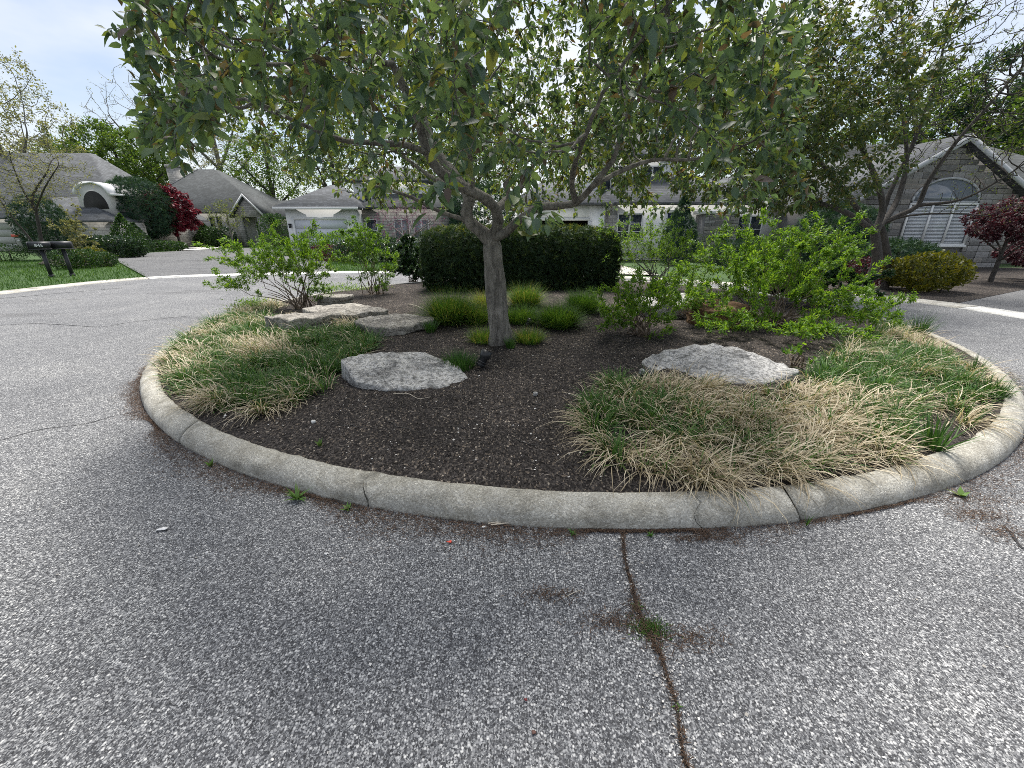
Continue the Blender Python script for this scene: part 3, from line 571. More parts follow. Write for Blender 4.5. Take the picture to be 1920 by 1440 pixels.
#@@PART2
# ------------------------------------------------------------------ boulders
def boulder(label, c, half, rz, mat, seed, tilt=(0, 0), cuts=13, name='boulder', sub=5, cat='boulder', rough=1.0):
    import bmesh
    rg = np.random.default_rng(seed); bm = bmesh.new(); bmesh.ops.create_icosphere(bm, subdivisions=sub, radius=1)
    V = np.array([v.co for v in bm.verts]); F = np.array([[v.index for v in f.verts] for f in bm.faces]); bm.free()
    hx, hy, hz = half; D = norm(V * np.array([hx, hy, hz * 1.6])); pl = [(np.array([rg.normal() * .05, rg.normal() * .05, 1.]), hz), (np.array([0, 0, -1.]), hz * 1.3)]
    for q in range(cuts):
        a = (q + rg.uniform(-.4, .4)) * 2 * math.pi / cuts; pl.append((np.array([math.cos(a), math.sin(a), rg.uniform(-.3, .2)]), 1 / math.sqrt((math.cos(a) / hx)**2 + (math.sin(a) / hy)**2) * rg.uniform(.82, 1.02)))
    for q in range(4):
        a = rg.random() * 6.28; pl.append((np.array([math.cos(a), math.sin(a), rg.uniform(.9, 1.6)]), (hz * 1.25 + .5 / math.sqrt((math.cos(a) / hx)**2 + (math.sin(a) / hy)**2)) * rg.uniform(.95, 1.2)))
    acc = sum(np.clip((D @ norm(n)) / d_, 0, None)**46 for n, d_ in pl); P = D * (acc**(-1 / 46))[:, None]; dn = norm(P / np.array([hx, hy, hz])**2)
    side = np.clip(1 - np.abs(dn[:, 2]) * 1.3, 0, 1)
    st3 = P[:, 2] * 17 + 1.2 * fbm(P * 2.5 + seed, 2); led = (_H[(np.floor(st3).astype(int) * 7 + seed * 13) & 4095] - .5)
    h = (fbm(P * 4 + seed * 3.1, 4, .55) - .5) * .1 + led * .2 * side + (fbm(P * np.array([2.5, 2.5, 30]) + seed, 3) - .5) * .1 * side + (fbm(P * 14 + seed, 4, .65) - .5) * .075 - np.clip(.06 - np.abs(fbm(P * np.array([2.6, 2.6, 9]) + 50 + seed, 3) - .5), 0, 1) * .7
    P = P + dn * (h * min(hx, .8) * .8 * rough)[:, None]
    ct, st_ = math.cos(rz), math.sin(rz); tx, ty = tilt
    P[:, 2] += P[:, 0] * tx + P[:, 1] * ty
    P = np.c_[P[:, 0] * ct - P[:, 1] * st_, P[:, 0] * st_ + P[:, 1] * ct, P[:, 2]]
    o = link(name, mesh(name, P, F, mat, sub > 3), None, tuple(c)); tag(o, label, cat); return o
def spot(u, v, dy=0, dz=0):
    p = ipt(u, v).copy(); p[1] += dy; p[2] = float(isl_z(p[0], p[1])) + dz; return p
BG = 'boulders in the mulch bed'
for lab, c, half, rz, mt, sd, tl in [
    ('long pale grey boulder with dark front face on open mulch left of the trunk', (-1.14, 3.95, .125), (1.08, .4, .165), -.06, 'rock', 3, (-.015, .08)),
    ('flat pale white slab boulder behind the straw-coloured border grass right of the trunk', (2.16, 4.2, .13), (.84, .5, .14), -.14, 'rock', 8, (-.06, .1)),
    ('largest flat tan-grey boulder lying between the left shrub and the trunk', (-2.72, 6.7, .25), (.95, .46, .16), -.05, 'rock_tan', 12, (.0, .06)),
    ('tan-grey boulder with a pointed right end between the trunk and the left border grass', (-1.7, 5.92, .235), (.64, .36, .15), .12, 'rock_tan', 17, (.06, .08)),
    ('low tan-grey boulder half hidden at the back of the left border grass', (-3.15, 6.05, .28), (.56, .32, .15), .1, 'rock_tan', 21, (.03, .05)),
    ('small pale boulder at the foot of the left shrub', (-3.55, 8.35, .27), (.42, .25, .11), .15, 'rock_tan', 27, (.05, .04)),
    ('pale grey boulder behind the low shrub, next to the brown boulder', (2.62, 7.0, .32), (.52, .38, .2), .1, 'rock', 31, (.05, .12)),
    ('rusty brown sandstone boulder under the right shrub', (3.15, 6.3, .33), (.5, .36, .2), -.1, 'rock_brown', 36, (-.06, .12))]:
    b = boulder(lab, c, half, rz, M[mt], sd, tl); b['group'] = BG
for lab, u, v, s, sd in [('left of two small white stones beside the flat white slab', 1203, 701, .045, 51), ('right and larger of two small white stones beside the flat white slab', 1218, 698, .06, 52), ('single white chip of stone lying on the open mulch near the kerb', 588, 793, .022, 53), ('small white stone on bare soil right of the black spotlight', 1004, 741, .028, 54)]:
    boulder(lab, spot(u, v, 0, s * .5), (s, s * .75, s * .6), sd, M['gutter_new'] if sd == 53 else M['rock'], sd, name='stone', sub=2, cat='stone')

# ------------------------------------------------------------------ grasses
def blades(base, azm, lean, bend, length, width, seg, rng):
    n = len(base); s = np.linspace(0, 1, seg + 1); th = lean[:, None] + bend[:, None] * s[None]**1.3; ds = length[:, None] / seg
    h = np.concatenate([np.zeros((n, 1)), np.cumsum(np.sin(th[:, :-1]) * ds, 1)], 1); z = np.concatenate([np.zeros((n, 1)), np.cumsum(np.cos(th[:, :-1]) * ds, 1)], 1)
    az2 = azm[:, None] + (rng.normal(size=n) * .35)[:, None] * s[None]
    cx = base[:, 0:1] + np.cos(az2) * h; cy_ = base[:, 1:2] + np.sin(az2) * h; cz = base[:, 2:3] + z
    wv = width[:, None] * np.array(([.75, 1, .8, .45] if seg == 4 else [.75, 1, .85, .5, .12, .05, .05][:seg]) + [.04])[None]
    sx, sy = -np.sin(az2), np.cos(az2); tw = rng.normal(size=n)[:, None] * .5 * s[None]
    Lp = np.stack([cx - sx * wv, cy_ - sy * wv, cz - tw * wv], -1); Rp = np.stack([cx + sx * wv, cy_ + sy * wv, cz + tw * wv], -1)
    V = np.stack([Lp, Rp], 2).reshape(n, -1, 3); k = 2 * (seg + 1)
    f = np.array([(2*i, 2*i+1, 2*i+3, 2*i+2) for i in range(seg)]); F = f[None] + (np.arange(n) * k)[:, None, None]
    return V.reshape(-1, 3), F.reshape(-1, 4), k
def inpoly(P, Q):
    x, y = P[:, 0], P[:, 1]; c = np.zeros(len(P), bool); n = len(Q)
    for i in range(n):
        x1, y1 = Q[i][:2]; x2, y2 = Q[(i+1) % n][:2]
        c ^= ((y1 > y) != (y2 > y)) & (x < (x2 - x1) * (y - y1) / (y2 - y1 + 1e-12) + x1)
    return c
def border(name, label, poly_px, dens, per, seed, extra_holes=(), strawbias=0.0, flow=None):
    rng = np.random.default_rng(seed); Q = np.array([ipt(u, v) for u, v in poly_px]); lo, hi = Q.min(0), Q.max(0)
    n = int(dens * (hi[0] - lo[0]) * (hi[1] - lo[1])); P = np.c_[rng.uniform(lo[0], hi[0], n), rng.uniform(lo[1], hi[1], n)]; P = P[inpoly(P, Q)]
    P = P[np.hypot(P[:, 0] - IC[0], P[:, 1] - IC[1]) < 5.8]
    for (x, y, rx, ry) in extra_holes: P = P[((P[:, 0] - x) / rx)**2 + ((P[:, 1] - y) / ry)**2 > 1]
    if not len(P): return
    P3 = np.c_[P, np.zeros(len(P))]
    straw = np.clip((fbm(P3 * 2.3 + seed, 4, .6) - .49 + strawbias) * 6 + .5, 0, 1)           # patches of dead and live growth
    if flow is None:
        fa = np.arctan2(P[:, 1] - IC[1], P[:, 0] - IC[0])
    else: fa = np.full(len(P), flow)
    fa = fa + (fbm(P3 * 2.2 + 9 + seed, 3) - .5) * 5.5
    k = np.repeat(np.arange(len(P)), per); nb = len(k); isd = rng.random(nb) < (.08 + .74 * straw[k]); crown_s = rng.uniform(.75, 1.3, len(P))[k]
    rad_ = rng.random(nb) * 2 * math.pi; bo = np.abs(rng.normal(size=nb)) * .045
    b = np.c_[P[k] + np.c_[np.cos(rad_), np.sin(rad_)] * bo[:, None], np.zeros(nb)]; b[:, 2] = isl_z(b[:, 0], b[:, 1]) - .01
    fx_, fy_ = np.cos(rad_) + 1.0 * np.cos(fa[k]) * isd, np.sin(rad_) + 1.0 * np.sin(fa[k]) * isd; azm = np.arctan2(fy_, fx_) + rng.normal(size=nb) * .35
    lean = np.where(isd, rng.uniform(.4, 1.3, nb), rng.uniform(.15, 1.1, nb)); bend = np.where(isd, rng.uniform(1.0, 2.6, nb), rng.uniform(.4, 1.7, nb))
    ln = np.where(isd, rng.uniform(.18, .36, nb), rng.uniform(.12, .24, nb)) * crown_s; wd = np.where(isd, rng.uniform(.0026, .005, nb), rng.uniform(.0032, .0062, nb))
    V, F, kk = blades(b, azm, lean, bend, ln, wd, 4, rng)
    tn = np.where(isd, rng.uniform(.5, 1, nb)**.8, rng.uniform(0, .46, nb)); o = link(name, mesh(name, V, F, M['blade'], False, np.repeat(tn, kk))); tag(o, label, 'grass', kind='stuff'); print(name, nb); return o
border('border_grass', 'straw and green border grass spreading over the left side of the bed', [(296, 700), (304, 640), (330, 612), (372, 600), (440, 586), (520, 604), (600, 600), (690, 612), (712, 638), (690, 668), (640, 690), (622, 722), (600, 742), (520, 768), (470, 782), (400, 770), (340, 745)], 78, 46, 3, [(-3.1, 6.05, .5, .3), (-2.72, 6.75, .85, .42), (-1.12, 4.02, .75, .38), (-1.75, 5.98, .55, .3)], -.06)
border('border_grass', 'thick straw-coloured border grass along the front kerb right of the open mulch', [(1078, 800), (1080, 760), (1110, 728), (1150, 708), (1235, 712), (1300, 728), (1400, 736), (1500, 728), (1600, 760), (1680, 790), (1700, 850), (1690, 890), (1600, 912), (1400, 916), (1200, 895), (1130, 860), (1110, 830)], 80, 50, 5, [(2.1, 4.2, .72, .46)], .03)
border('border_grass', 'green and pale border grass along the right kerb beyond the straw-coloured mass', [(1500, 728), (1540, 690), (1590, 650), (1660, 616), (1690, 610), (1720, 640), (1790, 680), (1860, 722), (1872, 745), (1850, 790), (1800, 800), (1760, 790), (1690, 800), (1600, 760)], 72, 44, 8, [], -.07)
border('border_grass', 'thin border grass at the far left rim of the bed', [(440, 598), (440, 578), (470, 566), (520, 562), (530, 574), (500, 588)], 60, 36, 13, [], .02)
def clump(name, label, cat, u, v, n, ln, spread, lean, bend, wd, tint, mat, seed, group=None, seg=5, squash=1.0, dz=0.0, bs=1.0):
    rng = np.random.default_rng(seed); c = spot(u, v); a = rng.random(n) * 2 * math.pi; q = np.sqrt(rng.random(n)) * spread * bs
    b = np.c_[np.cos(a) * q, np.sin(a) * q, np.full(n, -.01)]; azm = a + rng.normal(size=n) * .5
    V, F, k = blades(b, azm, rng.uniform(*lean, n) * (.3 + .7 * q / max(spread, .01)) , rng.uniform(*bend, n), rng.uniform(*ln, n), rng.uniform(*wd, n), seg, rng); V[:, 2] *= squash
    o = link(name, mesh(name, V, F, mat, False, np.repeat(rng.uniform(*tint, n)**1.2, k)), None, (c[0], c[1], c[2] + dz)); tag(o, label, cat, group); return o
FG = 'ornamental grass mounds around the trunk'
for lab, u, v, n, ln, sp, tint, sd in [
    ('largest dome of fine ornamental grass left of the trunk before the hedge', 845, 604, 2600, (.38, .58), .22, (.0, .97), 1),
    ('yellow-green ornamental grass mound touching the trunk on its left', 893, 606, 900, (.26, .4), .14, (.3, 1), 2),
    ('ornamental grass mound right behind the trunk in front of the hedge', 985, 574, 1400, (.34, .5), .19, (.1, 1), 3),
    ('low leafy grass mound touching the trunk on its right', 978, 604, 1000, (.22, .34), .18, (.25, .8), 4),
    ('round green ornamental grass mound right of the trunk, nearest the viewer', 1046, 612, 1900, (.3, .42), .19, (.05, .85), 5),
    ('dark green ornamental grass mound right of the trunk at the corner of the hedge', 1092, 585, 1700, (.32, .46), .19, (0, .75), 6),
    ('short yellowish grass tuft at the foot of the trunk, left side', 908, 640, 500, (.16, .26), .15, (.4, 1), 7),
    ('short yellowish grass tuft at the foot of the trunk, right side', 993, 640, 550, (.16, .24), .14, (.4, 1), 8),
    ('dry brownish grass mound half hidden behind the trunk', 905, 578, 700, (.25, .4), .14, (.7, 1), 9)]:
    clump('ornamental_grass', lab, 'grass', u, v, int(n * 1.25), (ln[0] * .98, ln[1] * 1.1), sp, (.0, 1.2), (.3, 1.1), (.0022, .0042), tint, M['fine_blade'], sd, FG, bs=1.1)
for lab, u, v, n, ln, sp, sd in [('green sedge tuft behind the long pale grey boulder', 862, 690, 420, (.14, .26), .16, 21), ('small green tuft at the right foot of the trunk', 957, 652, 120, (.12, .2), .05, 22), ('green lily-like tuft at the right end of the pointed boulder', 808, 622, 160, (.16, .26), .07, 23)]:
    clump('grass_tuft', lab, 'grass', u, v, n, ln, sp, (.05, .6), (.4, 1.1), (.0025, .0042), (.05, .44), M['blade'], sd)
for lab, u, v, n, ln, sp, tint, sd in [('stiff blue-green grass tuft at the right rim of the bed beside the road', 1722, 632, 110, (.35, .55), .07, (.0, .3), 31), ('small blue-green grass tuft lower on the right kerb', 1822, 703, 45, (.22, .36), .04, (0, .3), 32), ('broad-leaved green weed beside the straw grass near the right kerb', 1748, 842, 60, (.25, .4), .05, (.15, .44), 33), ('dark green spiky tuft on the right kerb bend', 1858, 742, 130, (.15, .28), .1, (.0, .4), 34)]:
    clump('grass_tuft', lab, 'grass', u, v, n, ln, sp, (.1, .9), (.1, .7), (.004, .009) if sd == 33 else (.0025, .0045), tint, M['blade'], sd)

# ------------------------------------------------------------------ mulch chips, pebbles, litter, cracks
rng = np.random.default_rng(77)
def chips(name, label, P, ln, wd, tint, mat, rng, zf, lift=.006):
    n = len(P); a = rng.random(n) * 2 * math.pi; z = zf(P[:, 0], P[:, 1]) + rng.uniform(.2, 1, n) * lift
    pos = np.c_[P, z]; d = np.c_[np.cos(a), np.sin(a), rng.normal(size=n) * .25]; nn = np.c_[rng.normal(size=(n, 2)) * .45, np.ones(n)]
    T = (np.array([(-.5, -.5, 0), (.5, -.5, 0), (.4, .5, .12), (-.4, .5, .12), (0, 0, .35)]), np.array([(0, 1, 4), (1, 2, 4), (2, 3, 4), (3, 0, 4)]))
    d = norm(d); s = norm(np.cross(d, nn)); n3 = np.cross(s, d)
    V = pos[:, None] + T[0][None, :, 0:1] * s[:, None] * wd[:, None, None] + T[0][None, :, 1:2] * d[:, None] * ln[:, None, None] + T[0][None, :, 2:3] * n3[:, None] * wd[:, None, None]
    F = T[1][None] + (np.arange(n) * 5)[:, None, None]
    o = link(name, mesh(name, V.reshape(-1, 3), F.reshape(-1, 3), mat, False, np.repeat(tint, 5))); tag(o, label, kind='stuff'); return o
n = 54000; a = rng.random(n) * 2 * math.pi; q = 5.85 * np.sqrt(rng.random(n)); P = np.c_[IC[0] + q * np.cos(a), IC[1] + q * np.sin(a)]
P = P[rng.random(n) < np.clip(1.5 - P[:, 1] / 7, .12, 1)]; n = len(P)
chips('mulch_chips', 'dark shredded bark mulch covering the round bed', P, rng.uniform(.01, .045, n), rng.uniform(.0035, .0095, n), rng.beta(1.3, 2.0, n), M['chip'], rng, isl_z)
n = 1500; P = np.c_[rng.uniform(-2.6, 3.0, n), rng.uniform(2.0, 5.2, n)]; P = P[(np.hypot(P[:, 0] - IC[0], P[:, 1] - IC[1]) < 5.8) & (rng.random(n) < np.clip(1.6 - P[:, 1] / 3.6, .1, 1))]; n = len(P); s = rng.lognormal(-5.0, .38, n)
chips('pebbles', 'tiny white pebbles scattered through the dark mulch', P, s * 1.2, s, rng.random(n), M['pebble'], rng, isl_z, .004)
zero = lambda x, y: np.zeros_like(x) + .003
def litter_ring(n, a0, a1, w):
    a = rng.uniform(a0, a1, n); nz_ = fbm(np.c_[np.cos(a) * 9, np.sin(a) * 9, np.zeros(n)], 3); rr_ = 6.07 + np.abs(rng.normal(size=n)) * w * np.clip((nz_ - .33) * 4, .1, 1.6)
    return np.c_[IC[0] + rr_ * np.cos(a), IC[1] + rr_ * np.sin(a)]
P = np.vstack([litter_ring(15000, math.radians(190), math.radians(345), .075), litter_ring(7000, math.radians(215), math.radians(275), .09)])
cr_main = catmull([gnd(u, v) for u, v in [(1168, 1000), (1172, 1050), (1186, 1100), (1196, 1150), (1215, 1185), (1238, 1230), (1254, 1280), (1268, 1330), (1280, 1400), (1290, 1450)]], .02)
def near_path(path, n, w): k = rng.integers(0, len(path), n); return path[k, :2] + rng.normal(size=(n, 2)) * w
def blob(u, v, n, w, h=None): c = gnd(u, v); return c[:2] + rng.normal(size=(n, 2)) * np.array([w, h or w * .6])
P = np.vstack([P, near_path(cr_main, 620, .008), near_path(cr_main[20:34], 300, .025), blob(1150, 1170, 260, .07, .03), blob(1290, 1200, 260, .08, .03), blob(1035, 1118, 200, .07, .025), blob(1310, 1010, 300, .1, .02), blob(1830, 965, 500, .1, .04), blob(1880, 1000, 300, .08, .05), blob(1850, 940, 300, .14, .04), blob(880, 760, 0, .1)])
n = len(P); chips('needle_litter', 'reddish brown needle litter gathered along the foot of the kerb and in the crack', P, rng.uniform(.006, .03, n), rng.uniform(.0015, .0035, n), rng.beta(1.8, 2.4, n), M['litter'], rng, zero, .012)
P = np.vstack([near_path(cr_main, 250, .05), np.c_[rng.uniform(-3, 3.4, 380), rng.uniform(.7, 2.6, 380)]]); P = P[np.hypot(P[:, 0] - IC[0], P[:, 1] - IC[1]) > 6.1]; n = len(P); s = rng.lognormal(-5.2, .3, n)
chips('gravel', 'loose pale gravel specks on the asphalt', P, s * 1.2, s, rng.random(n), M['pebble'], rng, zero, .002)
def crack(path, w, mat, z=.004):
    P = path[:, :2]; T2 = norm(np.gradient(P, axis=0)); Nn = np.c_[-T2[:, 1], T2[:, 0]]; m = len(P); ww = w * (.35 + 1.3 * fbm(np.c_[P * 14, np.zeros(m)], 3)); wob = (fbm(np.c_[P * 9, np.ones(m)], 3) - .5)[:, None] * w * 3.2 * Nn
    V = np.vstack([np.c_[P + wob + Nn * ww[:, None], np.full(m, z)], np.c_[P + wob - Nn * ww[:, None], np.full(m, z)]]); F = [(i, i+1, m+i+1, m+i) for i in range(m - 1)]
    o = link('crack', mesh('crack', V, F, mat), rd)
    if o.data.polygons[0].normal.z < 0: o.data.flip_normals()
crack(cr_main, .006, M['crack'])
for pts, w_ in [([(0, 826), (80, 805), (160, 795), (215, 780), (285, 768)], .004), ([(-20, 612), (60, 607), (130, 610), (190, 613), (240, 605), (300, 598), (360, 592)], .008), ([(0, 560), (90, 552), (170, 545), (230, 540)], .016), ([(1880, 985), (1920, 1030)], .008)]:
    crack(catmull([gnd(u, v) for u, v in pts], .02), w_, M['hairline'])
def soil_crack(pts, w_):
    P = catmull([ipt(u, v) for u, v in pts], .012); m = len(P); T2 = norm(np.gradient(P[:, :2], axis=0)); Nn = np.c_[-T2[:, 1], T2[:, 0]]; P[:, :2] += (fbm(P * 22, 3) - .5)[:, None] * .05 * Nn; ww = w_ * (.3 + 1.2 * fbm(P * 17, 2)) * np.sin(np.linspace(.15, math.pi - .15, m)); z = isl_z(P[:, 0], P[:, 1]) + .004
    V = np.vstack([np.c_[P[:, :2] + Nn * ww[:, None], z], np.c_[P[:, :2] - Nn * ww[:, None], z]]); o = link('crack', mesh('crack', V, [(i, i+1, m+i+1, m+i) for i in range(m - 1)], M['dark']), mb_)
    if o.data.polygons[0].normal.z < 0: o.data.flip_normals()
for pts in [[(722, 785), (745, 800), (770, 806), (790, 812)], [(925, 768), (945, 762), (960, 757)], [(985, 757), (1020, 760)], [(960, 820), (985, 830), (1010, 835)], [(620, 800), (650, 798), (680, 802)]]: soil_crack(pts, .006)

def weed(name, label, cat, loc, n, ln, wd, seed, tint=(.2, .46), lean=(.5, 1.2), tpl=None, mat=None):
    rng = np.random.default_rng(seed); a = np.arange(n) * 2.399 + rng.normal(size=n) * .2; b = np.zeros((n, 3))
    V, F, k = blades(b, a, rng.uniform(*lean, n), rng.uniform(.1, .6, n), rng.uniform(*ln, n), np.full(n, wd), 5, rng)
    o = link(name, mesh(name, V, F, mat or M['blade'], False, np.repeat(rng.uniform(*tint, n), k)), None, tuple(loc)); tag(o, label, cat); return o
def kf(u, v, r_=6.11): p = gnd(u, v); a = math.atan2(p[1] - IC[1], p[0] - IC[0]); return np.array([IC[0] + r_ * math.cos(a), IC[1] + r_ * math.sin(a), 0.003])
weed('weed', 'bright green rosette weed growing at the kerb left of the first joint', 'weed', kf(588, 914, 6.13), 24, (.07, .14), .0075, 1, (.3, .47))
weed('weed', 'small round-leaved weed at the kerb just right of the rosette weed', 'weed', kf(672, 936, 6.12), 12, (.03, .06), .009, 2, (.35, .47))
weed('weed', 'single yellow-green weed at the kerb below the left border grass', 'weed', kf(426, 862), 7, (.04, .08), .012, 3, (.4, .47), (.2, .8))
weed('weed', 'upright yellow-green seedling on the open mulch near the kerb', 'weed', spot(600, 836), 6, (.04, .07), .014, 4, (.4, .48), (.1, .6))
weed('weed', 'small star-shaped weed in the asphalt crack above the moss', 'weed', gnd(1195, 1138), 14, (.025, .045), .005, 5, (.25, .4), (1.0, 1.4))
weed('weed', 'yellow-green leaf of a weed at the right end of the kerb', 'weed', kf(1790, 925, 6.14), 5, (.06, .1), .018, 6, (.42, .48), (.9, 1.3))
weed('weed', 'thin grass weed on the kerb face right of the open joint', 'weed', kf(1505, 982), 9, (.06, .12), .003, 7, (.1, .4), (.05, .5))
weed('weed', 'tiny green weed at the kerb foot below the middle of the kerb', 'weed', kf(1072, 995), 12, (.03, .05), .004, 8, (.15, .4))
weed('weed', 'tiny green weed at the kerb foot left of the open joint', 'weed', kf(1215, 996), 10, (.025, .05), .005, 9, (.15, .4))
weed('weed', 'two-leaved seedling in the lower end of the asphalt crack', 'weed', gnd(1270, 1325), 5, (.015, .03), .005, 10, (.3, .46), (.8, 1.3))
rng = np.random.default_rng(5); n = 900; c0 = gnd(1218, 1180); off = rng.normal(size=(n, 2)) * np.array([.036, .022]) * (.5 + rng.random((n, 1))); b = np.c_[off, np.zeros(n)]
V, F, k = blades(b, rng.random(n) * 6.28, rng.uniform(.1, 1, n), rng.uniform(0, .8, n), rng.uniform(.006, .017, n), rng.uniform(.0012, .0022, n), 3, rng); o = link('moss_clump', mesh('moss_clump', V, F, M['moss'], False, np.repeat(rng.random(n), k)), None, (c0[0], c0[1], .004)); tag(o, 'low green mossy clump in the middle of the asphalt crack', 'moss')
def sticks(name, label, cat, paths, r0, mat):
    m = MB(); c = np.array(paths[0][0], float)
    for P in paths: Q = catmull(P, .02); m.tube(Q - c, np.linspace(r0, r0 * .5, len(Q)), 5)
    o = m.build(name, mat, None, True, tuple(c)); tag(o, label, cat); return o
M['straw'] = plain('dry_stalk', (.5, .44, .35), 0.7, 0.15, 30, 0.1)
e3 = lambda u, v, z: np.array(gnd(u, v)) + (0, 0, z)
sticks('dry_stalk', 'bundle of bleached dry stalks lying against the kerb foot', 'stalk', [[e3(915, 985, .012), e3(960, 980, .02), e3(1015, 984, .012)], [e3(920, 987, .01), e3(965, 984, .016), e3(1010, 986, .01)], [e3(930, 984, .014), e3(975, 978, .02), e3(1005, 982, .012)]], .0055, M['straw'])
sticks('twig', 'thin pale twig on the asphalt left of the crack', 'twig', [[e3(1060, 1122, .006), e3(1075, 1115, .012), e3(1092, 1108, .008)]], .0025, M['straw'])
i3 = lambda u, v, z: spot(u, v, 0, z)
sticks('twig', 'curved twig on the mulch in front of the long pale grey boulder', 'twig', [[i3(738, 740, .008), i3(765, 742, .02), i3(785, 750, .014), i3(808, 746, .01)]], .004, M['straw'])
sticks('twig', 'straight pale stick on the mulch left of the largest grass dome', 'twig', [[i3(765, 572, .02), i3(780, 577, .04), i3(797, 583, .02)]], .007, M['straw'])
for lab, u, v, col, s, nm in [('bright red petal on the asphalt below the kerb', 842, 1018, (.75, .09, .05), .018, 'petal'), ('small white scrap on the asphalt near the left kerb', 305, 994, (.75, .74, .72), .035, 'paper_scrap'), ('tiny white scrap on the asphalt below the weed', 612, 1040, (.75, .74, .72), .018, 'paper_scrap'), ('small white pebble-like scrap at the kerb foot beside the dry stalks', 905, 990, (.72, .7, .66), .017, 'paper_scrap'), ('brown flake of bark on the asphalt at the bottom of the view', 1000, 1375, (.12, .06, .045), .012, 'bark_flake'), ('dark red petal on the asphalt left of the crack', 986, 1314, (.16, .02, .02), .01, 'petal')]:
    rg = np.random.default_rng(int(u)); a = np.linspace(0, 2*math.pi, 11)[:-1]; q = s * rg.uniform(.35, 1.1, 10); c = gnd(u, v)
    P = np.c_[q * np.cos(a), q * np.sin(a) * .7, rg.uniform(.002, .4 * s, 10)]; V = np.vstack([P, P * .9 + (0, 0, .003), [(0, 0, s * .3)], [(0, 0, s * .3 + .003)]]); F = []
    for t in range(10): t2 = (t + 1) % 10; F += [(t2, t, 20), (10 + t, 10 + t2, 21), (t, t2, 10 + t2, 10 + t)]
    o = link(nm, mesh(nm, V, F, plain(nm + '_surface', col, .7, .15, 30, .1)), None, (c[0], c[1], .003)); tag(o, lab, nm.split('_')[-1])

# ------------------------------------------------------------------ black spotlight
def lathe(m, prof, k, M4):
    prof = np.array(prof); th = np.arange(k) * 2 * math.pi / k; V = np.stack([prof[:, None, 0] * np.cos(th), prof[:, None, 0] * np.sin(th), np.broadcast_to(prof[:, 1:2], (len(prof), k))], -1).reshape(-1, 3)
    V = np.c_[V, np.ones(len(V))] @ np.array(M4).T; n = len(prof); F = [(i*k + j, i*k + (j+1) % k, (i+1)*k + (j+1) % k, (i+1)*k + j) for i in range(n-1) for j in range(k)]
    m.add(V[:, :3], F + [tuple(range(k))[::-1], tuple(range((n-1)*k, n*k))])
def spotlight(label, u, v, s):
    c = spot(u, v); root = empty('spotlight', c); tag(root, label, 'spotlight')
    T = Matrix.Translation((0, 0, .07 * s)) @ Matrix.Rotation(.5, 4, 'Y') @ Matrix.Rotation(-.35, 4, 'X')
    m = MB(); lathe(m, [(.03*s, -.06*s), (.038*s, -.05*s), (.04*s, .03*s), (.05*s, .035*s), (.052*s, .1*s), (.047*s, .1*s), (.045*s, .06*s), (.0, .055*s)], 18, T); m.build('housing', M['black'], root, False)
    m = MB(); lathe(m, [(.046*s, -.045*s), (.046*s, -.035*s), (.04*s, -.034*s)], 18, T); lathe(m, [(.046*s, -.02*s), (.046*s, -.01*s), (.04*s, -.009*s)], 18, T); m.build('cooling_rib', M['black'], root)
    m = MB(); m.tube([(0, 0, -.03), (0, 0, .03 * s)], .012 * s, 8); m.box(-.02*s, .02*s, -.012*s, .012*s, .02*s, .055*s); m.build('stake', M['black'], root)
spotlight('black spotlight on a stake in the mulch in front of the trunk', 905, 690, 1.15)
spotlight('small black spotlight half hidden in the grass right of the trunk', 990, 612, .7)

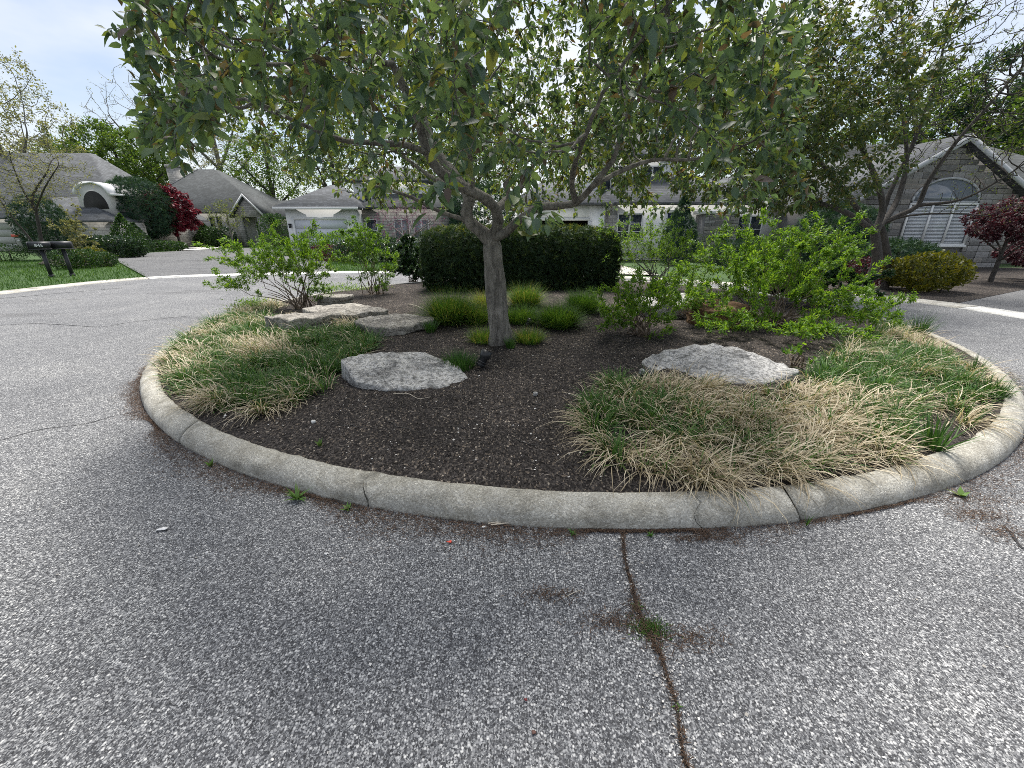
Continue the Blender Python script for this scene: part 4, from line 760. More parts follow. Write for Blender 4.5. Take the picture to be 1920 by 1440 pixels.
# ------------------------------------------------------------------ shrubs of the island
def upleaf(ax, side, rng, upw=.35, s=.7): d = norm(side * s + ax * .8 + np.array([0, 0, upw]) + rng.normal(size=ax.shape) * .3); n = norm(np.array([0, 0, 1.]) + side * .3 + rng.normal(size=ax.shape) * .5); return d, n
def shrub(label, base, parts, nst, leaf, size, seed, per=3, step=.09, infl=.55, kill=.1, thr=.0045, tip=.0022, spread=.02, mat='twig', tpl=None, dead=None, tint=(1.6, 1.6), name='shrub', cat='shrub', rep=1, group=None, dens=4.0):
    rng = np.random.default_rng(seed); A = np.vstack([c + rdir(rng, int(n * 1.15)) * (rng.random((int(n * 1.15), 1))**.42) * np.array(r_) * (.62 + 1.0 * rng.random((int(n * 1.15), 1))**2.5) for c, r_, n in parts]); A = A[fbm(A * 3.1 + seed, 3) > .4]; A = A[A[:, 2] > base[2] + .12]
    pos, par = [np.array(base, float)], [-1]; fx = [.012]; tg = A[rng.choice(len(A), nst, replace=False)]
    for q in range(nst):
        b0 = np.array(base) + np.r_[rng.normal(size=2) * .09, 0]; e = b0 + (tg[q] - b0) * .6; mid = (b0 + e) / 2 + np.r_[rng.normal(size=2) * .05, .06]; Q = catmull([b0, mid, e], step)
        prev = 0
        for t, x in enumerate(Q): pos.append(x); par.append(prev if t else 0); fx.append(.011 * (1 - .5 * t / len(Q))); prev = len(pos) - 1
    Np, pr = colonize(pos, par, A, step, infl, kill, 40, rng, .08, .15); rad = radii(Np, pr, fx, tip, 2.2, .01)
    root = empty(name, base); tag(root, label, cat, group); V, F = branches(Np, pr, rad); rep = int(round(rep * dens)); link('stems', mesh('stems', V - base, F, M[mat], True), root)
    p, ax, sd_ = leaf_sites(Np, pr, rad, thr, rng, per, spread)
    if rep > 1: p = np.repeat(p, rep, 0) + rng.normal(size=(len(p) * rep, 3)) * .02; ax = np.repeat(ax, rep, 0); sd_ = norm(np.repeat(sd_, rep, 0) + rng.normal(size=(len(p), 3)))
    if dead: k = rng.random(len(p)) < dead(p); p, ax, sd_ = p[k], ax[k], sd_[k]
    d, nn = upleaf(ax, sd_, rng); foliage('foliage', p - base, d, nn, size * rng.uniform(.6, 1.3, len(p)), rng.beta(*tint, len(p)), tpl or LEAFN, M[leaf], root); print(name, label[:30], len(p)); return root
B = lambda u, v: spot(u, v)
b1 = B(572, 578); Yb = b1[1]
shrub('bright green arching shrub leaning over the road at the left end of the bed', b1, [(at(490, 490, Yb), (.95, .6, .42), 420), (at(440, 530, Yb - .1), (.5, .4, .16), 70), (at(560, 480, Yb), (.6, .55, .5), 260), (at(590, 530, Yb), (.35, .3, .35), 60)], 26, 'bright_leaf', .052, 1, per=3, rep=2)
b2 = B(705, 552); Yb = b2[1]
shrub('loose light green shrub between the leaning left shrub and the dark holly', b2, [(at(690, 470, Yb), (.62, .5, .55), 360), (at(680, 440, Yb), (.4, .4, .35), 120), (at(720, 520, Yb), (.4, .35, .35), 100)], 18, 'bright_leaf', .05, 2, rep=2, tint=(1.3, 2.0))
b3 = B(775, 528); Yb = b3[1]
shrub('dark glossy holly shrub at the left end of the clipped hedge', b3, [(at(768, 490, Yb), (.7, .5, .6), 480)], 14, 'holly_leaf', .085, 3, rep=3, tint=(1.5, 2.2), tpl=LEAFW)
b4 = B(1235, 545); Yb = b4[1]
shrub('tangled twiggy shrub with bare grey stems behind the low shrub right of the hedge', b4, [(at(1240, 480, Yb), (1.4, .7, .75), 800), (at(1200, 455, Yb), (.9, .6, .6), 420), (at(1330, 480, Yb), (.7, .5, .6), 200)], 44, 'bright_leaf', .05, 4, dead=lambda p: np.where(p[:, 2] > 1.0, .95, .25) * np.where(p[:, 0] > 4.3, .4, 1), mat='grey_bark', rep=1, per=3, tip=.0034, thr=.006)
b5 = B(1195, 628); Yb = b5[1]
shrub('low bright green shrub in front of the pale boulder right of the trunk', b5, [(at(1195, 570, Yb), (.55, .42, .36), 420), (at(1155, 585, Yb), (.35, .3, .28), 120), (at(1250, 550, Yb + .2), (.42, .35, .3), 180)], 22, 'bright_leaf', .052, 5, rep=2)
b6 = B(1450, 610); Yb = b6[1]
shrub('large bright yellow-green shrub spreading over the right half of the bed', b6, [(at(1455, 490, Yb + .3), (1.1, .75, .62), 760), (at(1390, 520, Yb), (.8, .6, .45), 300), (at(1560, 560, Yb - .2), (.75, .5, .3), 220), (at(1540, 462, Yb + .4), (.65, .5, .4), 260), (at(1330, 550, Yb - .1), (.6, .45, .35), 220), (at(1600, 590, Yb - .2), (.35, .3, .16), 70), (at(1430, 600, Yb - .3), (.7, .4, .18), 130), (at(1500, 630, 5.2), (.8, .5, .26), 420), (at(1370, 620, 5.4), (.6, .4, .22), 240), (at(1600, 590, 5.9), (.65, .45, .32), 280)], 46, 'bright_leaf', .05, 6, rep=2, tint=(1.5, 1.6))
b7 = B(1560, 590); Yb = 8.0; b7 = np.array([6.0, 8.2, .2])
shrub('dense dark green shrub behind the large yellow-green shrub', b7, [(at(1545, 535, 8.2), (.75, .6, .55), 420), (at(1480, 540, 8.4), (.6, .5, .45), 200)], 14, 'holly_leaf', .075, 7, rep=3, tint=(1.5, 2.2), tpl=LEAFW)
b8 = spot(1490, 690)
shrub('small leafy green seedling shrub at the right end of the flat white slab', b8, [(b8 + (0, 0, .2), (.2, .16, .16), 60)], 7, 'bright_leaf', .06, 8, rep=2, tint=(1.2, 2.4), per=2, tpl=LEAF, dens=1.2)
for lab, u, v, sd in [('creeping green groundcover patch behind the first small shrub row at the far left rim', 640, 545, 1), ('low green leafy plant on the far left rim of the bed', 475, 578, 2)]:
    c = spot(u, v); rg = np.random.default_rng(sd); n = 1300; p = np.c_[rg.normal(size=n) * (.55 if sd == 1 else .16), rg.normal(size=n) * .22, np.abs(rg.normal(size=n)) * .08 + .02]; d, nn = upleaf(rdir(rg, n), rdir(rg, n), rg); o = foliage('groundcover', p, d, nn, rg.uniform(.03, .06, n), rg.random(n), LEAFN, M['bright_leaf']); o.location = tuple(c); tag(o, lab, 'groundcover')

# clipped yew hedge
def shell_points(rng, n, half, e=5.0, inner=.25):
    p = rdir(rng, n); k = (np.abs(p / 1.0)**e).sum(1)**(-1/e); p = p * k[:, None]; p = p * (1 - inner * rng.random((n, 1))**2.2); return p * np.array(half)
def clipped(name, label, cat, c, half, n, leaf, size, seed, e=5.0, tpl=SPRIG, group=None, shape=None, bump_=.05, core=.25, topnew=0.0):
    rng = np.random.default_rng(seed); p = shell_points(rng, n, half, e, core)
    if shape == 'cone': f = np.clip(1 - (p[:, 2] / half[2] + 1) / 2, .04, 1)**.75; p[:, 0] *= f * 1.25; p[:, 1] *= f * 1.25
    nrm = norm(p / np.array(half)**2 ); p = p + nrm * ((fbm((p + np.array(c)) * 2.2, 3) - .5) * 2 * bump_ + rng.normal(size=n) * .012)[:, None]
    d = norm(nrm * .35 + rdir(rng, n) * .9 + np.array([0, 0, .5])); nn = norm(nrm + rdir(rng, n) * .7)
    tn = np.clip(rng.beta(1.6, 2.6, n) + topnew * np.clip(p[:, 2] / half[2] - .72, 0, 1) * 2.2 * rng.random(n), 0, 1)
    root = empty(name, (c[0], c[1], c[2] - half[2])); tag(root, label, cat, group); o = foliage('foliage', p + (0, 0, half[2]), d, nn, size * rng.uniform(.6, 1.3, n), tn, tpl, M[leaf], root)
    m = MB(); r2 = np.random.default_rng(seed + 5)
    for q in range(6 if n < 6000 else 16):
        x = r2.uniform(-.55, .55) * half[0]; y = r2.uniform(-.5, .5) * half[1]; m.tube([(x, y, -.05), (x * 1.1, y, half[2] * .8), (x * 1.25, y * 1.2, half[2] * (1.0 if shape == 'cone' else 1.5))], [.02, .015, .008], 5)
    m.build('stems', M['bark_dark'], root, True); return root
hc = at(978, 492, 10.4); clipped('yew_hedge', 'long dark clipped yew hedge behind the trunk', 'hedge', (.2, 10.5, .88), (2.33, .72, .76), 43000, 'yew_leaf', .15, 4, e=6, bump_=.12, topnew=.9, core=.6)
#@@PART3
# ------------------------------------------------------------------ houses
def win(parent, x0, x1, z0, z1, y=0.0, nx=1, nz=1, glass='glass', fr=.06, sill=True, name='window', blind=False):
    w_ = empty(name, (0, 0, 0), 0, parent) if False else None
    m = MB().box(x0, x1, y - .02, y + .03, z0, z1); o = m.build(name, M[glass], parent)
    f = MB().box(x0 - fr, x1 + fr, y - .06, y + .02, z1, z1 + fr * 1.2); f.box(x0 - fr, x1 + fr, y - .06, y + .02, z0 - fr, z0); f.box(x0 - fr, x0, y - .06, y + .02, z0, z1); f.box(x1, x1 + fr, y - .06, y + .02, z0, z1); f.build('frame', M['trim'], o)
    if nx > 1 or nz > 1:
        for k in range(1, nx): x = x0 + (x1 - x0) * k / nx; MB().box(x - .045, x + .045, y - .055, y - .018, z0, z1).build('mullion', M['trim'], o)
        for k in range(1, nz): z = z0 + (z1 - z0) * k / nz; MB().box(x0, x1, y - .05, y - .018, z - .02, z + .02).build('glazing_bar', M['trim'], o)
    if sill: MB().box(x0 - fr * 1.6, x1 + fr * 1.6, y - .12, y + .02, z0 - fr * 2.2, z0 - fr * 1.02).build('sill', M['trim'], o)
    return o
def stones(parent, regions, y, seed, limit=300, hc=.2, wl=(.35, .95)):
    rng = np.random.default_rng(seed); base = []
    import bmesh
    for q in range(4):
        bm = bmesh.new(); bmesh.ops.create_cube(bm, size=1); bmesh.ops.bevel(bm, geom=list(bm.edges), offset=.045, segments=1, affect='EDGES')
        for v in bm.verts: v.co += Vector(rng.normal(size=3) * .012)
        me = bpy.data.meshes.new('stone'); bm.to_mesh(me); bm.free(); k = [.55, .72, .85, .65][q]; me.materials.append(plain('veneer_stone', ((.3*k, .29*k, .275*k), (.35*k, .335*k, .31*k), (.33*k, .32*k, .31*k), (.38*k, .355*k, .32*k))[q], .9, .25, 3, .5, dist=.05)); base.append(me)
    n = 0
    for (x0, x1, z0, z1, inside) in regions:
        z = z0
        while z < z1 - .06 and n < limit:
            h = hc * rng.choice([.75, 1, 1, 1.25]); x = x0 - rng.random() * .3
            while x < x1:
                ln = rng.uniform(*wl); a, b = max(x, x0), min(x + ln, x1); x += ln
                for (a2, b2) in inside(a, b, z, min(z + h, z1)):
                    if b2 - a2 > .08 and n < limit:
                        o = link('stone', base[rng.integers(4)], parent, ((a2 + b2) / 2, y - .02, z + min(h, z1 - z) / 2)); o.scale = (b2 - a2 - .018, .11 + rng.random() * .03, min(h, z1 - z) - .018); n += 1
            z += h
    return n
def roofobj(parent, mat='roof', name='roof', fascia=None, **kw): pass

# --- right: stone house with a front gable
H = empty('stone_house', (14.9, 19.4, 0)); tag(H, 'grey stone house with a front gable and a triple window beyond the road', 'house')
W_, EZ, PZ = 7.2, 2.85, 5.0
wall = MB().prism([(0, 0), (W_, 0), (W_, EZ), (W_/2, PZ), (0, EZ)], 0, 9).build('wall', M['mortar'], H)
wx0, wx1, wz0, wz1 = 2.35, 5.15, 1.05, 2.62
def ins_R(a, b, z0, z1):
    half = (PZ - z1) / (PZ - EZ) * W_/2 if z1 > EZ else W_/2
    a, b = max(a, W_/2 - half), min(b, W_/2 + half)
    if b <= a: return []
    if z1 > wz0 - .15 and z0 < wz1 + .08: L_, R_ = wx0 - .1, wx1 + .1
    elif z1 > wz1 + .1 and z0 < 3.62: 
        zz = max((z0 - wz1 - .1), 0) / .95; hw = (wx1 - wx0) / 2 * math.sqrt(max(0, 1 - min(zz, 1)**2)) + .1; L_, R_ = 3.75 - hw, 3.75 + hw
    else: return [(a, b)]
    return [(s0, s1) for s0, s1 in ((a, min(b, L_)), (max(a, R_), b)) if s1 > s0]
stones(wall, [(0.02, W_ - .02, .02, PZ - .1, ins_R)], 0, 3, 300, .21, (.35, 1.0))
w1 = win(wall, wx0, wx1, wz0, wz1, -.06, 3, 1, 'glass_pale', .07)
bl = MB()
for k in range(26):
    z = wz0 + .04 + k * (wz1 - wz0 - .06) / 26
    for q in range(3): x0 = wx0 + (wx1 - wx0) * q / 3 + .06; x1 = wx0 + (wx1 - wx0) * (q + 1) / 3 - .06; bl.box(x0, x1, -.087, -.082, z, z + .034)
bl.build('blind', M['blind'], w1)
aw = MB().prism([(3.75 + 1.38 * math.cos(a), 2.78 + .85 * math.sin(a)) for a in np.linspace(0, math.pi, 15)], -.08, -.03).build('window', M['glass_pale'], wall)  # pale base colour stands in for the sky reflected in the arch
fr = MB()
for k in range(15):
    a0_, a1_ = math.pi * k / 15, math.pi * (k + 1) / 15
    q = [(3.75 + r_ * c_, 2.78 + (r_ - .53) * s_) for r_, c_, s_ in ((1.38, math.cos(a0_), math.sin(a0_)), (1.46, math.cos(a0_), math.sin(a0_)), (1.46, math.cos(a1_), math.sin(a1_)), (1.38, math.cos(a1_), math.sin(a1_)))]; fr.prism(q, -.11, -.02)
fr.box(2.35, 5.15, -.11, -.02, 2.7, 2.775); fr.build('frame', M['fascia'], aw)
rf = MB()
for s in (-1, 1):
    ex = W_/2 + s * (W_/2 + .45); ez = EZ - .45 * (PZ - EZ) / (W_/2); n2 = np.array([-s * -(PZ - EZ), 0]); 
    P = [(W_/2, PZ + .06), (ex, ez + .06), (ex, ez + .24), (W_/2, PZ + .28)]
    rf.prism(P if s > 0 else P[::-1], -.42, 9.2)
r_ = rf.build('roof', M['roof'], H)
fa = MB()
for s in (-1, 1):
    ex = W_/2 + s * (W_/2 + .46); ez = EZ - .46 * (PZ - EZ) / (W_/2); P = [(W_/2, PZ - .02), (ex, ez - .02), (ex, ez + .2), (W_/2, PZ + .24)]
    fa.prism(P if s > 0 else P[::-1], -.46, -.425)
fa.build('bargeboard', M['fascia'], r_)
MB().box(W_ + .01, 16, 2.5, 12, 0, 3.0).build('wall', M['veneer'], H)
MB().hip(W_ - 1.5, 16.6, 2.0, 13, 3.0, 6.2, 4, 12, 7.4, 7.6).build('roof', M['roof_dark'], H)

# --- centre: white two-storey house behind the hedge, garage door open
H = empty('white_house', (0.3, 24, 0)); tag(H, 'white two-storey house with an open garage behind the hedge', 'house')
m = MB(); m.box(0, 1.25, 0, .25, 0, 2.85); m.box(3.85, 4.7, 0, .25, 0, 2.85); m.box(1.25, 3.85, 0, .25, 2.1, 2.85); m.box(0, .2, .25, 6, 0, 2.85); m.box(4.5, 4.7, .25, 6, 0, 2.85); wl = m.build('wall', M['white'], H)
m = MB(); m.box(1.2, 3.9, -.04, -.002, 2.1, 2.24); m.box(1.1, 1.25, -.04, -.002, 0, 2.1); m.box(3.85, 4.0, -.04, -.002, 0, 2.1); m.build('door_frame', M['trim'], wl)
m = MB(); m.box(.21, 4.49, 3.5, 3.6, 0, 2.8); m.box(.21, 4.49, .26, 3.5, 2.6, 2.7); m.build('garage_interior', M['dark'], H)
MB().hip(-.45, 5.1, -.45, 6.5, 2.86, 4.4, 1.6, 3.4, 3.2, 4.2).build('roof', M['roof'], H)
m = MB().box(4.72, 14.8, .6, 7, 0, 2.9).build('wall', M['white'], H); wm = m
stp = MB().box(4.9, 5.5, .5, .598, 0, 2.6).build('wall', M['veneer'], H)
win(wm, 5.62, 6.9, 1.1, 2.42, .6, 2, 3)
sc2 = MB().box(9.9, 11.7, -.6, .55, 0, 2.4).build('stone_pier', M['mortar'], H)
stones(sc2, [(9.9, 11.7, .02, 2.38, lambda a, b, z0, z1: [(a, b)])], -.6, 9, 80, .17, (.4, 1.1))
MB().box(9.7, 11.9, -.75, .58, 2.42, 2.6).build('pier_cap', M['trim'], H)
dr = MB().box(8.3, 9.3, .5, .598, .1, 2.5).build('door', M['navy'], H); m = MB(); m.box(8.15, 8.29, .45, .598, .1, 2.65); m.box(9.31, 9.45, .45, .598, .1, 2.65); m.box(8.29, 9.31, .45, .598, 2.51, 2.65); m.build('frame', M['trim'], dr); MB().box(9.15, 9.2, .42, .5, 1.0, 1.2).build('handle', M['trim'], dr)
win(wm, 12.3, 13.6, 1.0, 2.3, .6, 2, 2)
MB().hip(4.2, 15.3, .1, 7.5, 2.91, 4.6, 6.5, 13, 3.2, 4.2).build('roof', M['roof'], H)
up = MB().box(4.4, 9.6, 3.2, 9, 2.9, 5.6).build('wall', M['white'], H); win(up, 5.0, 6.2, 3.9, 5.1, 3.2, 2, 2); win(up, 7.4, 8.6, 3.9, 5.1, 3.2, 2, 2)
MB().hip(3.9, 10.1, 2.7, 9.5, 5.61, 7.4, 6.2, 7.8, 5.6, 6.6).build('roof', M['roof'], H)

# --- left of centre: white garage house
H = empty('garage_house', (-15.3, 30, 0)); tag(H, 'white house with a closed grey garage door left of the hedge', 'house')
gw = MB().box(0, 4.6, 0, 7, 0, 2.95).build('wall', M['white'], H)
gd = MB()
for k in range(4): gd.box(.55, 4.1, -.05, -.003, .02 + k * .56, .56 + k * .56)
dr = gd.build('garage_door', M['garage_panel'], H); m = MB(); m.box(.38, .54, -.1, -.003, 0, 2.45); m.box(4.11, 4.27, -.1, -.003, 0, 2.45); m.box(.54, 4.11, -.1, -.003, 2.28, 2.45); m.build('frame', M['trim'], dr)
cl = MB().box(.16, .28, -.18, -.06, 1.75, 1.98); cl.box(.13, .31, -.2, -.04, 1.98, 2.03); cl.box(.2, .24, -.06, -.003, 1.86, 1.92); cl.build('coach_lamp', M['black'], H)
r_ = MB().hip(-.5, 5.1, -.5, 7.5, 2.96, 4.7, 2.0, 2.6, 3.2, 3.8).build('roof', M['roof'], H)
m = MB(); m.box(-.52, 5.12, -.56, -.503, 2.9, 3.06); m.build('gutter', M['trim'], r_)
mw = MB().box(4.62, 11.5, 1.6, 9, 0, 3.0).build('wall', M['veneer'], H); win(mw, 6.9, 7.9, .9, 2.3, 1.6, 2, 1, 'glass_pale'); win(mw, 8.3, 9.3, .9, 2.3, 1.6, 2, 1, 'glass_pale'); win(mw, 4.9, 5.6, .9, 2.3, 1.6, 1, 2)
up = MB().box(3.6, 9.0, 3.4, 9, 3.0, 4.9).build('wall', M['white'], H); win(up, 4.4, 5.4, 3.5, 4.5, 3.4, 2, 1)
MB().hip(4.2, 12.1, 1.1, 9.6, 3.01, 4.5, 6.6, 9.6, 4.2, 6).build('roof', M['roof_dark'], H); MB().hip(3.2, 9.4, 3.0, 9.5, 4.91, 6.2, 5.4, 7.2, 5.4, 6.6).build('roof', M['roof'], H)

# --- middle distance: house with a steep hip roof and stone chimney
H = empty('hip_roof_house', (-37.0, 48, 0)); tag(H, 'grey house with steep hip roof and round stone chimney beyond the driveway', 'house')
wl = MB().box(-3.6, 9.5, 0, 9, 0, 3.3).build('wall', M['stucco'], H); win(wl, 4.2, 4.7, 1.9, 2.95, 0); win(wl, 4.95, 5.45, 1.9, 2.95, 0); win(wl, 2.2, 3.2, 1.9, 2.95, 0)
r_ = MB().hip(-4.4, 10.6, -.7, 10, 3.31, 8.1, 1.3, 3.1, 4.2, 5.2).build('roof', M['roof_dark'], H); MB().tube([(1.35, 4.25, 8.1), (-4.3, -.6, 3.46)], .09, 6).build('ridge', M['roof'], r_)
ch = MB(); ch.tube([(-2.2, 5.5, 3), (-2.2, 5.5, 8.4)], .85, 18); ch.tube([(-2.2, 5.5, 8.4), (-2.2, 5.5, 8.65)], .95, 18); ch.build('chimney', M['veneer'], H)
MB().prism([(8.3, 0), (8.9, 0), (8.9, 2.9), (8.3, 2.9)], -2.2, -1.6).build('stone_pier', M['veneer'], H); MB().prism([(10.6, 0), (11.2, 0), (11.2, 2.9), (10.6, 2.9)], -2.2, -1.6).build('stone_pier', M['veneer'], H)
MB().prism([(8.2, 2.91), (11.3, 2.91), (9.75, 4.75)], -2.2, 0).build('porch_gable', M['veneer'], H)
m = MB(); m.prism([(7.9, 2.8), (9.75, 4.85), (9.75, 5.1), (7.75, 2.9)], -2.5, .3); m.prism([(9.75, 4.85), (11.6, 2.8), (11.75, 2.9), (9.75, 5.1)], -2.5, .3); po = m.build('porch_roof', M['roof_dark'], H)
for P_ in ([(7.9, 2.8), (9.75, 4.85), (9.75, 5.08), (7.76, 2.9)], [(9.75, 4.85), (11.6, 2.8), (11.74, 2.9), (9.75, 5.08)]): MB().prism(P_, -2.56, -2.503).build('bargeboard', M['trim'], po)
dr = MB().box(9.2, 10.3, -.05, -.002, 0, 2.5).build('door', M['dark'], H); MB().box(9.1, 9.19, -.08, -.002, 0, 2.6).build('frame', M['trim'], dr)
MB().box(9.6, 16, 2, 9, 0, 2.8).build('wall', M['veneer'], H); MB().hip(9.2, 16.4, 1.5, 10, 2.81, 4.9, 9.4, 14, 5, 6.2).build('roof', M['roof_dark'], H)

# --- far left: large house with an arched dormer
H = empty('arched_dormer_house', (-47.0, 36, 0)); tag(H, 'large grey house with a sweeping roof and white arched dormer at the left edge', 'house')
wl = MB().box(0, 7.6, 0, 9, 0, 2.45).build('wall', M['stucco'], H)
gd = MB()
for k in range(4): gd.box(1.0, 5.9, -.05, -.003, .02 + k * .55, .55 + k * .55)
gd.build('garage_door', M['stucco'], H)
MB().hip(-.6, 15.8, -.5, 9.5, 2.46, 7.9, 3.0, 10.2, 4.4, 5).build('roof', M['roof'], H)
MB().box(7.7, 15.2, .5, 9, 0, 2.44).build('wall', M['veneer'], H)
DX = 14.1
dm = MB().prism([(DX - 1.25, 2.6), (DX + 1.25, 2.6), (DX + 1.25, 4.25)] + [(DX + 1.25 * math.cos(a), 4.25 + .75 * math.sin(a)) for a in np.linspace(.15, math.pi - .15, 11)] + [(DX - 1.25, 4.25)], -.6, 4).build('dormer', M['stucco'], H)
MB().prism([(DX - .95, 3.2), (DX + .95, 3.2)] + [(DX + .95 * math.cos(a), 3.3 + 1.2 * math.sin(a)) for a in np.linspace(0, math.pi, 13)], -.64, -.605).build('window', M['dark'], dm)
m = MB(); arc = [(DX + q * math.cos(a), 4.26 + (q - .5) * math.sin(a)) for q in (1.42, 1.28) for a in (np.linspace(0, math.pi, 13) if q > 1.4 else np.linspace(math.pi, 0, 13))]; m.prism(arc, -.75, 2); m.box(DX + 1.3, DX + 1.9, -.7, 1.5, 4.17, 4.3); m.build('arched_cornice', M['trim'], dm)
MB().hip(8.4, 16.4, -2.4, 1.2, 2.2, 4.2, 9.6, 12.0, 1.0, 1.19).build('porch_roof', M['roof'], H); MB().box(13.2, 16.6, -2.0, .48, 0, 2.19).build('wall', M['veneer'], H); MB().box(8.5, 9.1, -2.0, -1.5, 0, 2.19).build('pier', M['veneer'], H)
win(wl, 6.3, 7.2, .9, 2.0, 0, 2, 1)

# ------------------------------------------------------------------ mailboxes, lamp posts, yard marker
def mailbox(label, loc, rz, number=None):
    root = empty('mailbox', loc, rz); tag(root, label, 'mailbox', 'pair of mailboxes on the lawn')
    prof = [(-.11, 0), (.11, 0)] + [(.11 * math.cos(a), .13 + .11 * math.sin(a)) for a in np.linspace(0, math.pi, 11)]
    MB().prism(prof, -.28, .28).build('box', M['black'], root).location = (0, 0, 1.0)
    pr2 = [(x * 1.06, z * 1.03 - .004) for x, z in prof]; dr = MB().prism(pr2, -.3, -.281).build('door', M['black'], root); dr.location = (0, 0, 1.0); MB().box(-.02, .02, -.33, -.301, .2, .225).build('handle', M['black'], dr)
    fl = MB(); fl.box(-.125, -.113, -.12, -.1, .1, .13); fl.box(-.125, -.113, -.12, .08, .1, .135); f_ = fl.build('flag', M['black'], root); f_.location = (0, 0, 1.0)
    po = MB(); po.box(-.05, .05, -.05, .05, -.05, .96); po.box(-.065, .065, -.065, .065, -.05, .08); po.box(-.12, .12, -.29, .29, .955, .998); po.build('post', M['black'], root)
    s = MB(); th = np.linspace(0, 3.6 * math.pi, 40); rr_ = .015 + .075 * th / th[-1]; 
    for sg in (-1, 1): s.tube(np.c_[np.zeros(40), sg * (.14 + rr_ * np.cos(th)), .85 + rr_ * np.sin(th)], .009, 6)
    s.build('scroll_bracket', M['black'], root)
    if number:
        cu = bpy.data.curves.new('house_number', 'FONT'); cu.body = number; cu.size = .15; cu.extrude = .002; cu.align_x = 'CENTER'; cu.materials.append(M['white_text']); tmp = bpy.data.objects.new('tmp', cu); C.objects.link(tmp); bpy.context.view_layer.update(); me_ = bpy.data.meshes.new_from_object(tmp.evaluated_get(bpy.context.evaluated_depsgraph_get())); me_.name = 'house_number'; bpy.data.objects.remove(tmp); t = link('house_number', me_, root)
        t.rotation_euler = (math.pi / 2, 0, math.pi / 2); t.location = (.114, 0, 1.06)
p1, p2 = gnd(97, 518), gnd(136, 516)
mailbox('black mailbox with white number on its side, standing left of its twin', (p1[0], p1[1], -.02), math.radians(-62), '845')
mailbox('black mailbox without a number, nearer the driveway', (p2[0], p2[1], -.02), math.radians(-62))
def lamppost(label, loc, hgt, lantern=True, k=1.0):
    root = empty('lamp_post', loc); tag(root, label, 'lamp post'); m = MB(); lathe(m, [(.09, 0), (.09, .06), (.06, .1), (.045, .3), (.04, hgt)], 12, Matrix.Identity(4)); m.build('post', M['black'], root)
    if lantern:
        m = MB(); lathe(m, [(.05, hgt), (.09, hgt + .03), (.13, hgt + .3), (.12, hgt + .31)], 6, Matrix.Identity(4)); m.build('lantern', M['glass_pale'], root); m = MB(); lathe(m, [(.17, hgt + .31), (.1, hgt + .4), (.02, hgt + .46), (.01, hgt + .52)], 6, Matrix.Identity(4)); m.build('lantern_cap', M['black'], root)
q = gnd(302, 466); lamppost('black lamp post on the lawn in front of the red maple', (q[0], q[1], -.03), 2.1)
q = at(101, 425, 26); lamppost('black lamp post with pale lantern behind the mailboxes', (q[0], q[1], -.03), 2.25)
q = gnd(587, 500); lamppost('slim black post on the lawn behind the left shrub', (q[0], q[1], -.03), 1.5, False)
q = at(48, 465, 30); root = empty('yard_marker', (q[0], q[1], -.03)); tag(root, 'thin stake with a small red marker plate beside the garage wall', 'marker'); MB().tube([(.1, 0, 0), (-.25, 0, 1.35)], .022, 6).build('stake', M['black'], root); MB().box(-.65, .1, -.02, .02, 1.2, 1.36).build('plate', M['red'], root)

# ------------------------------------------------------------------ background trees
gt = lambda u, v, Y: np.array([at(u, v, Y)[0], Y, -.03])
# crabapple across the road on the right
b = np.array([9.5, 11.3, 0.0]); tr = [b, b + (.1, -.05, .8), at(1640, 435, 11.3)]
tree('crabapple_tree', 'dense bronze-green crabapple tree across the road beside the stone house', 'tree',
     [(tr, .12, .1), ([tr[2], at(1610, 395, 11.2), at(1560, 330, 10.9), at(1500, 260, 10.5)], .07, .03), ([tr[2], at(1655, 390, 11.4), at(1640, 330, 11.3), at(1600, 240, 11.2), at(1580, 140, 11)], .075, .03), ([tr[2], at(1590, 400, 10.9), at(1500, 370, 10.4), at(1420, 350, 9.8)], .07, .03), ([tr[2], at(1680, 380, 11.8), at(1700, 300, 12), at(1690, 200, 12.2)], .08, .03)],
     many(ell(at(1490, 230, 10.3), (2.7, 2.2, 1.9), 1500, .5), ell(at(1560, 110, 11), (2.4, 2.2, 1.7), 520, .5), ell(at(1440, 330, 10), (2.2, 1.6, .8), 330, .5), ell(at(1400, 130, 11), (2.0, 1.8, 1.3), 260, .5)), .17, 1.3, .24, 60, M['bark_dark'], M['crab2_leaf'], 21, .004, .04, per=14, size=.1, thr=.012, tpl=DIA, g=.6, spread=.12)
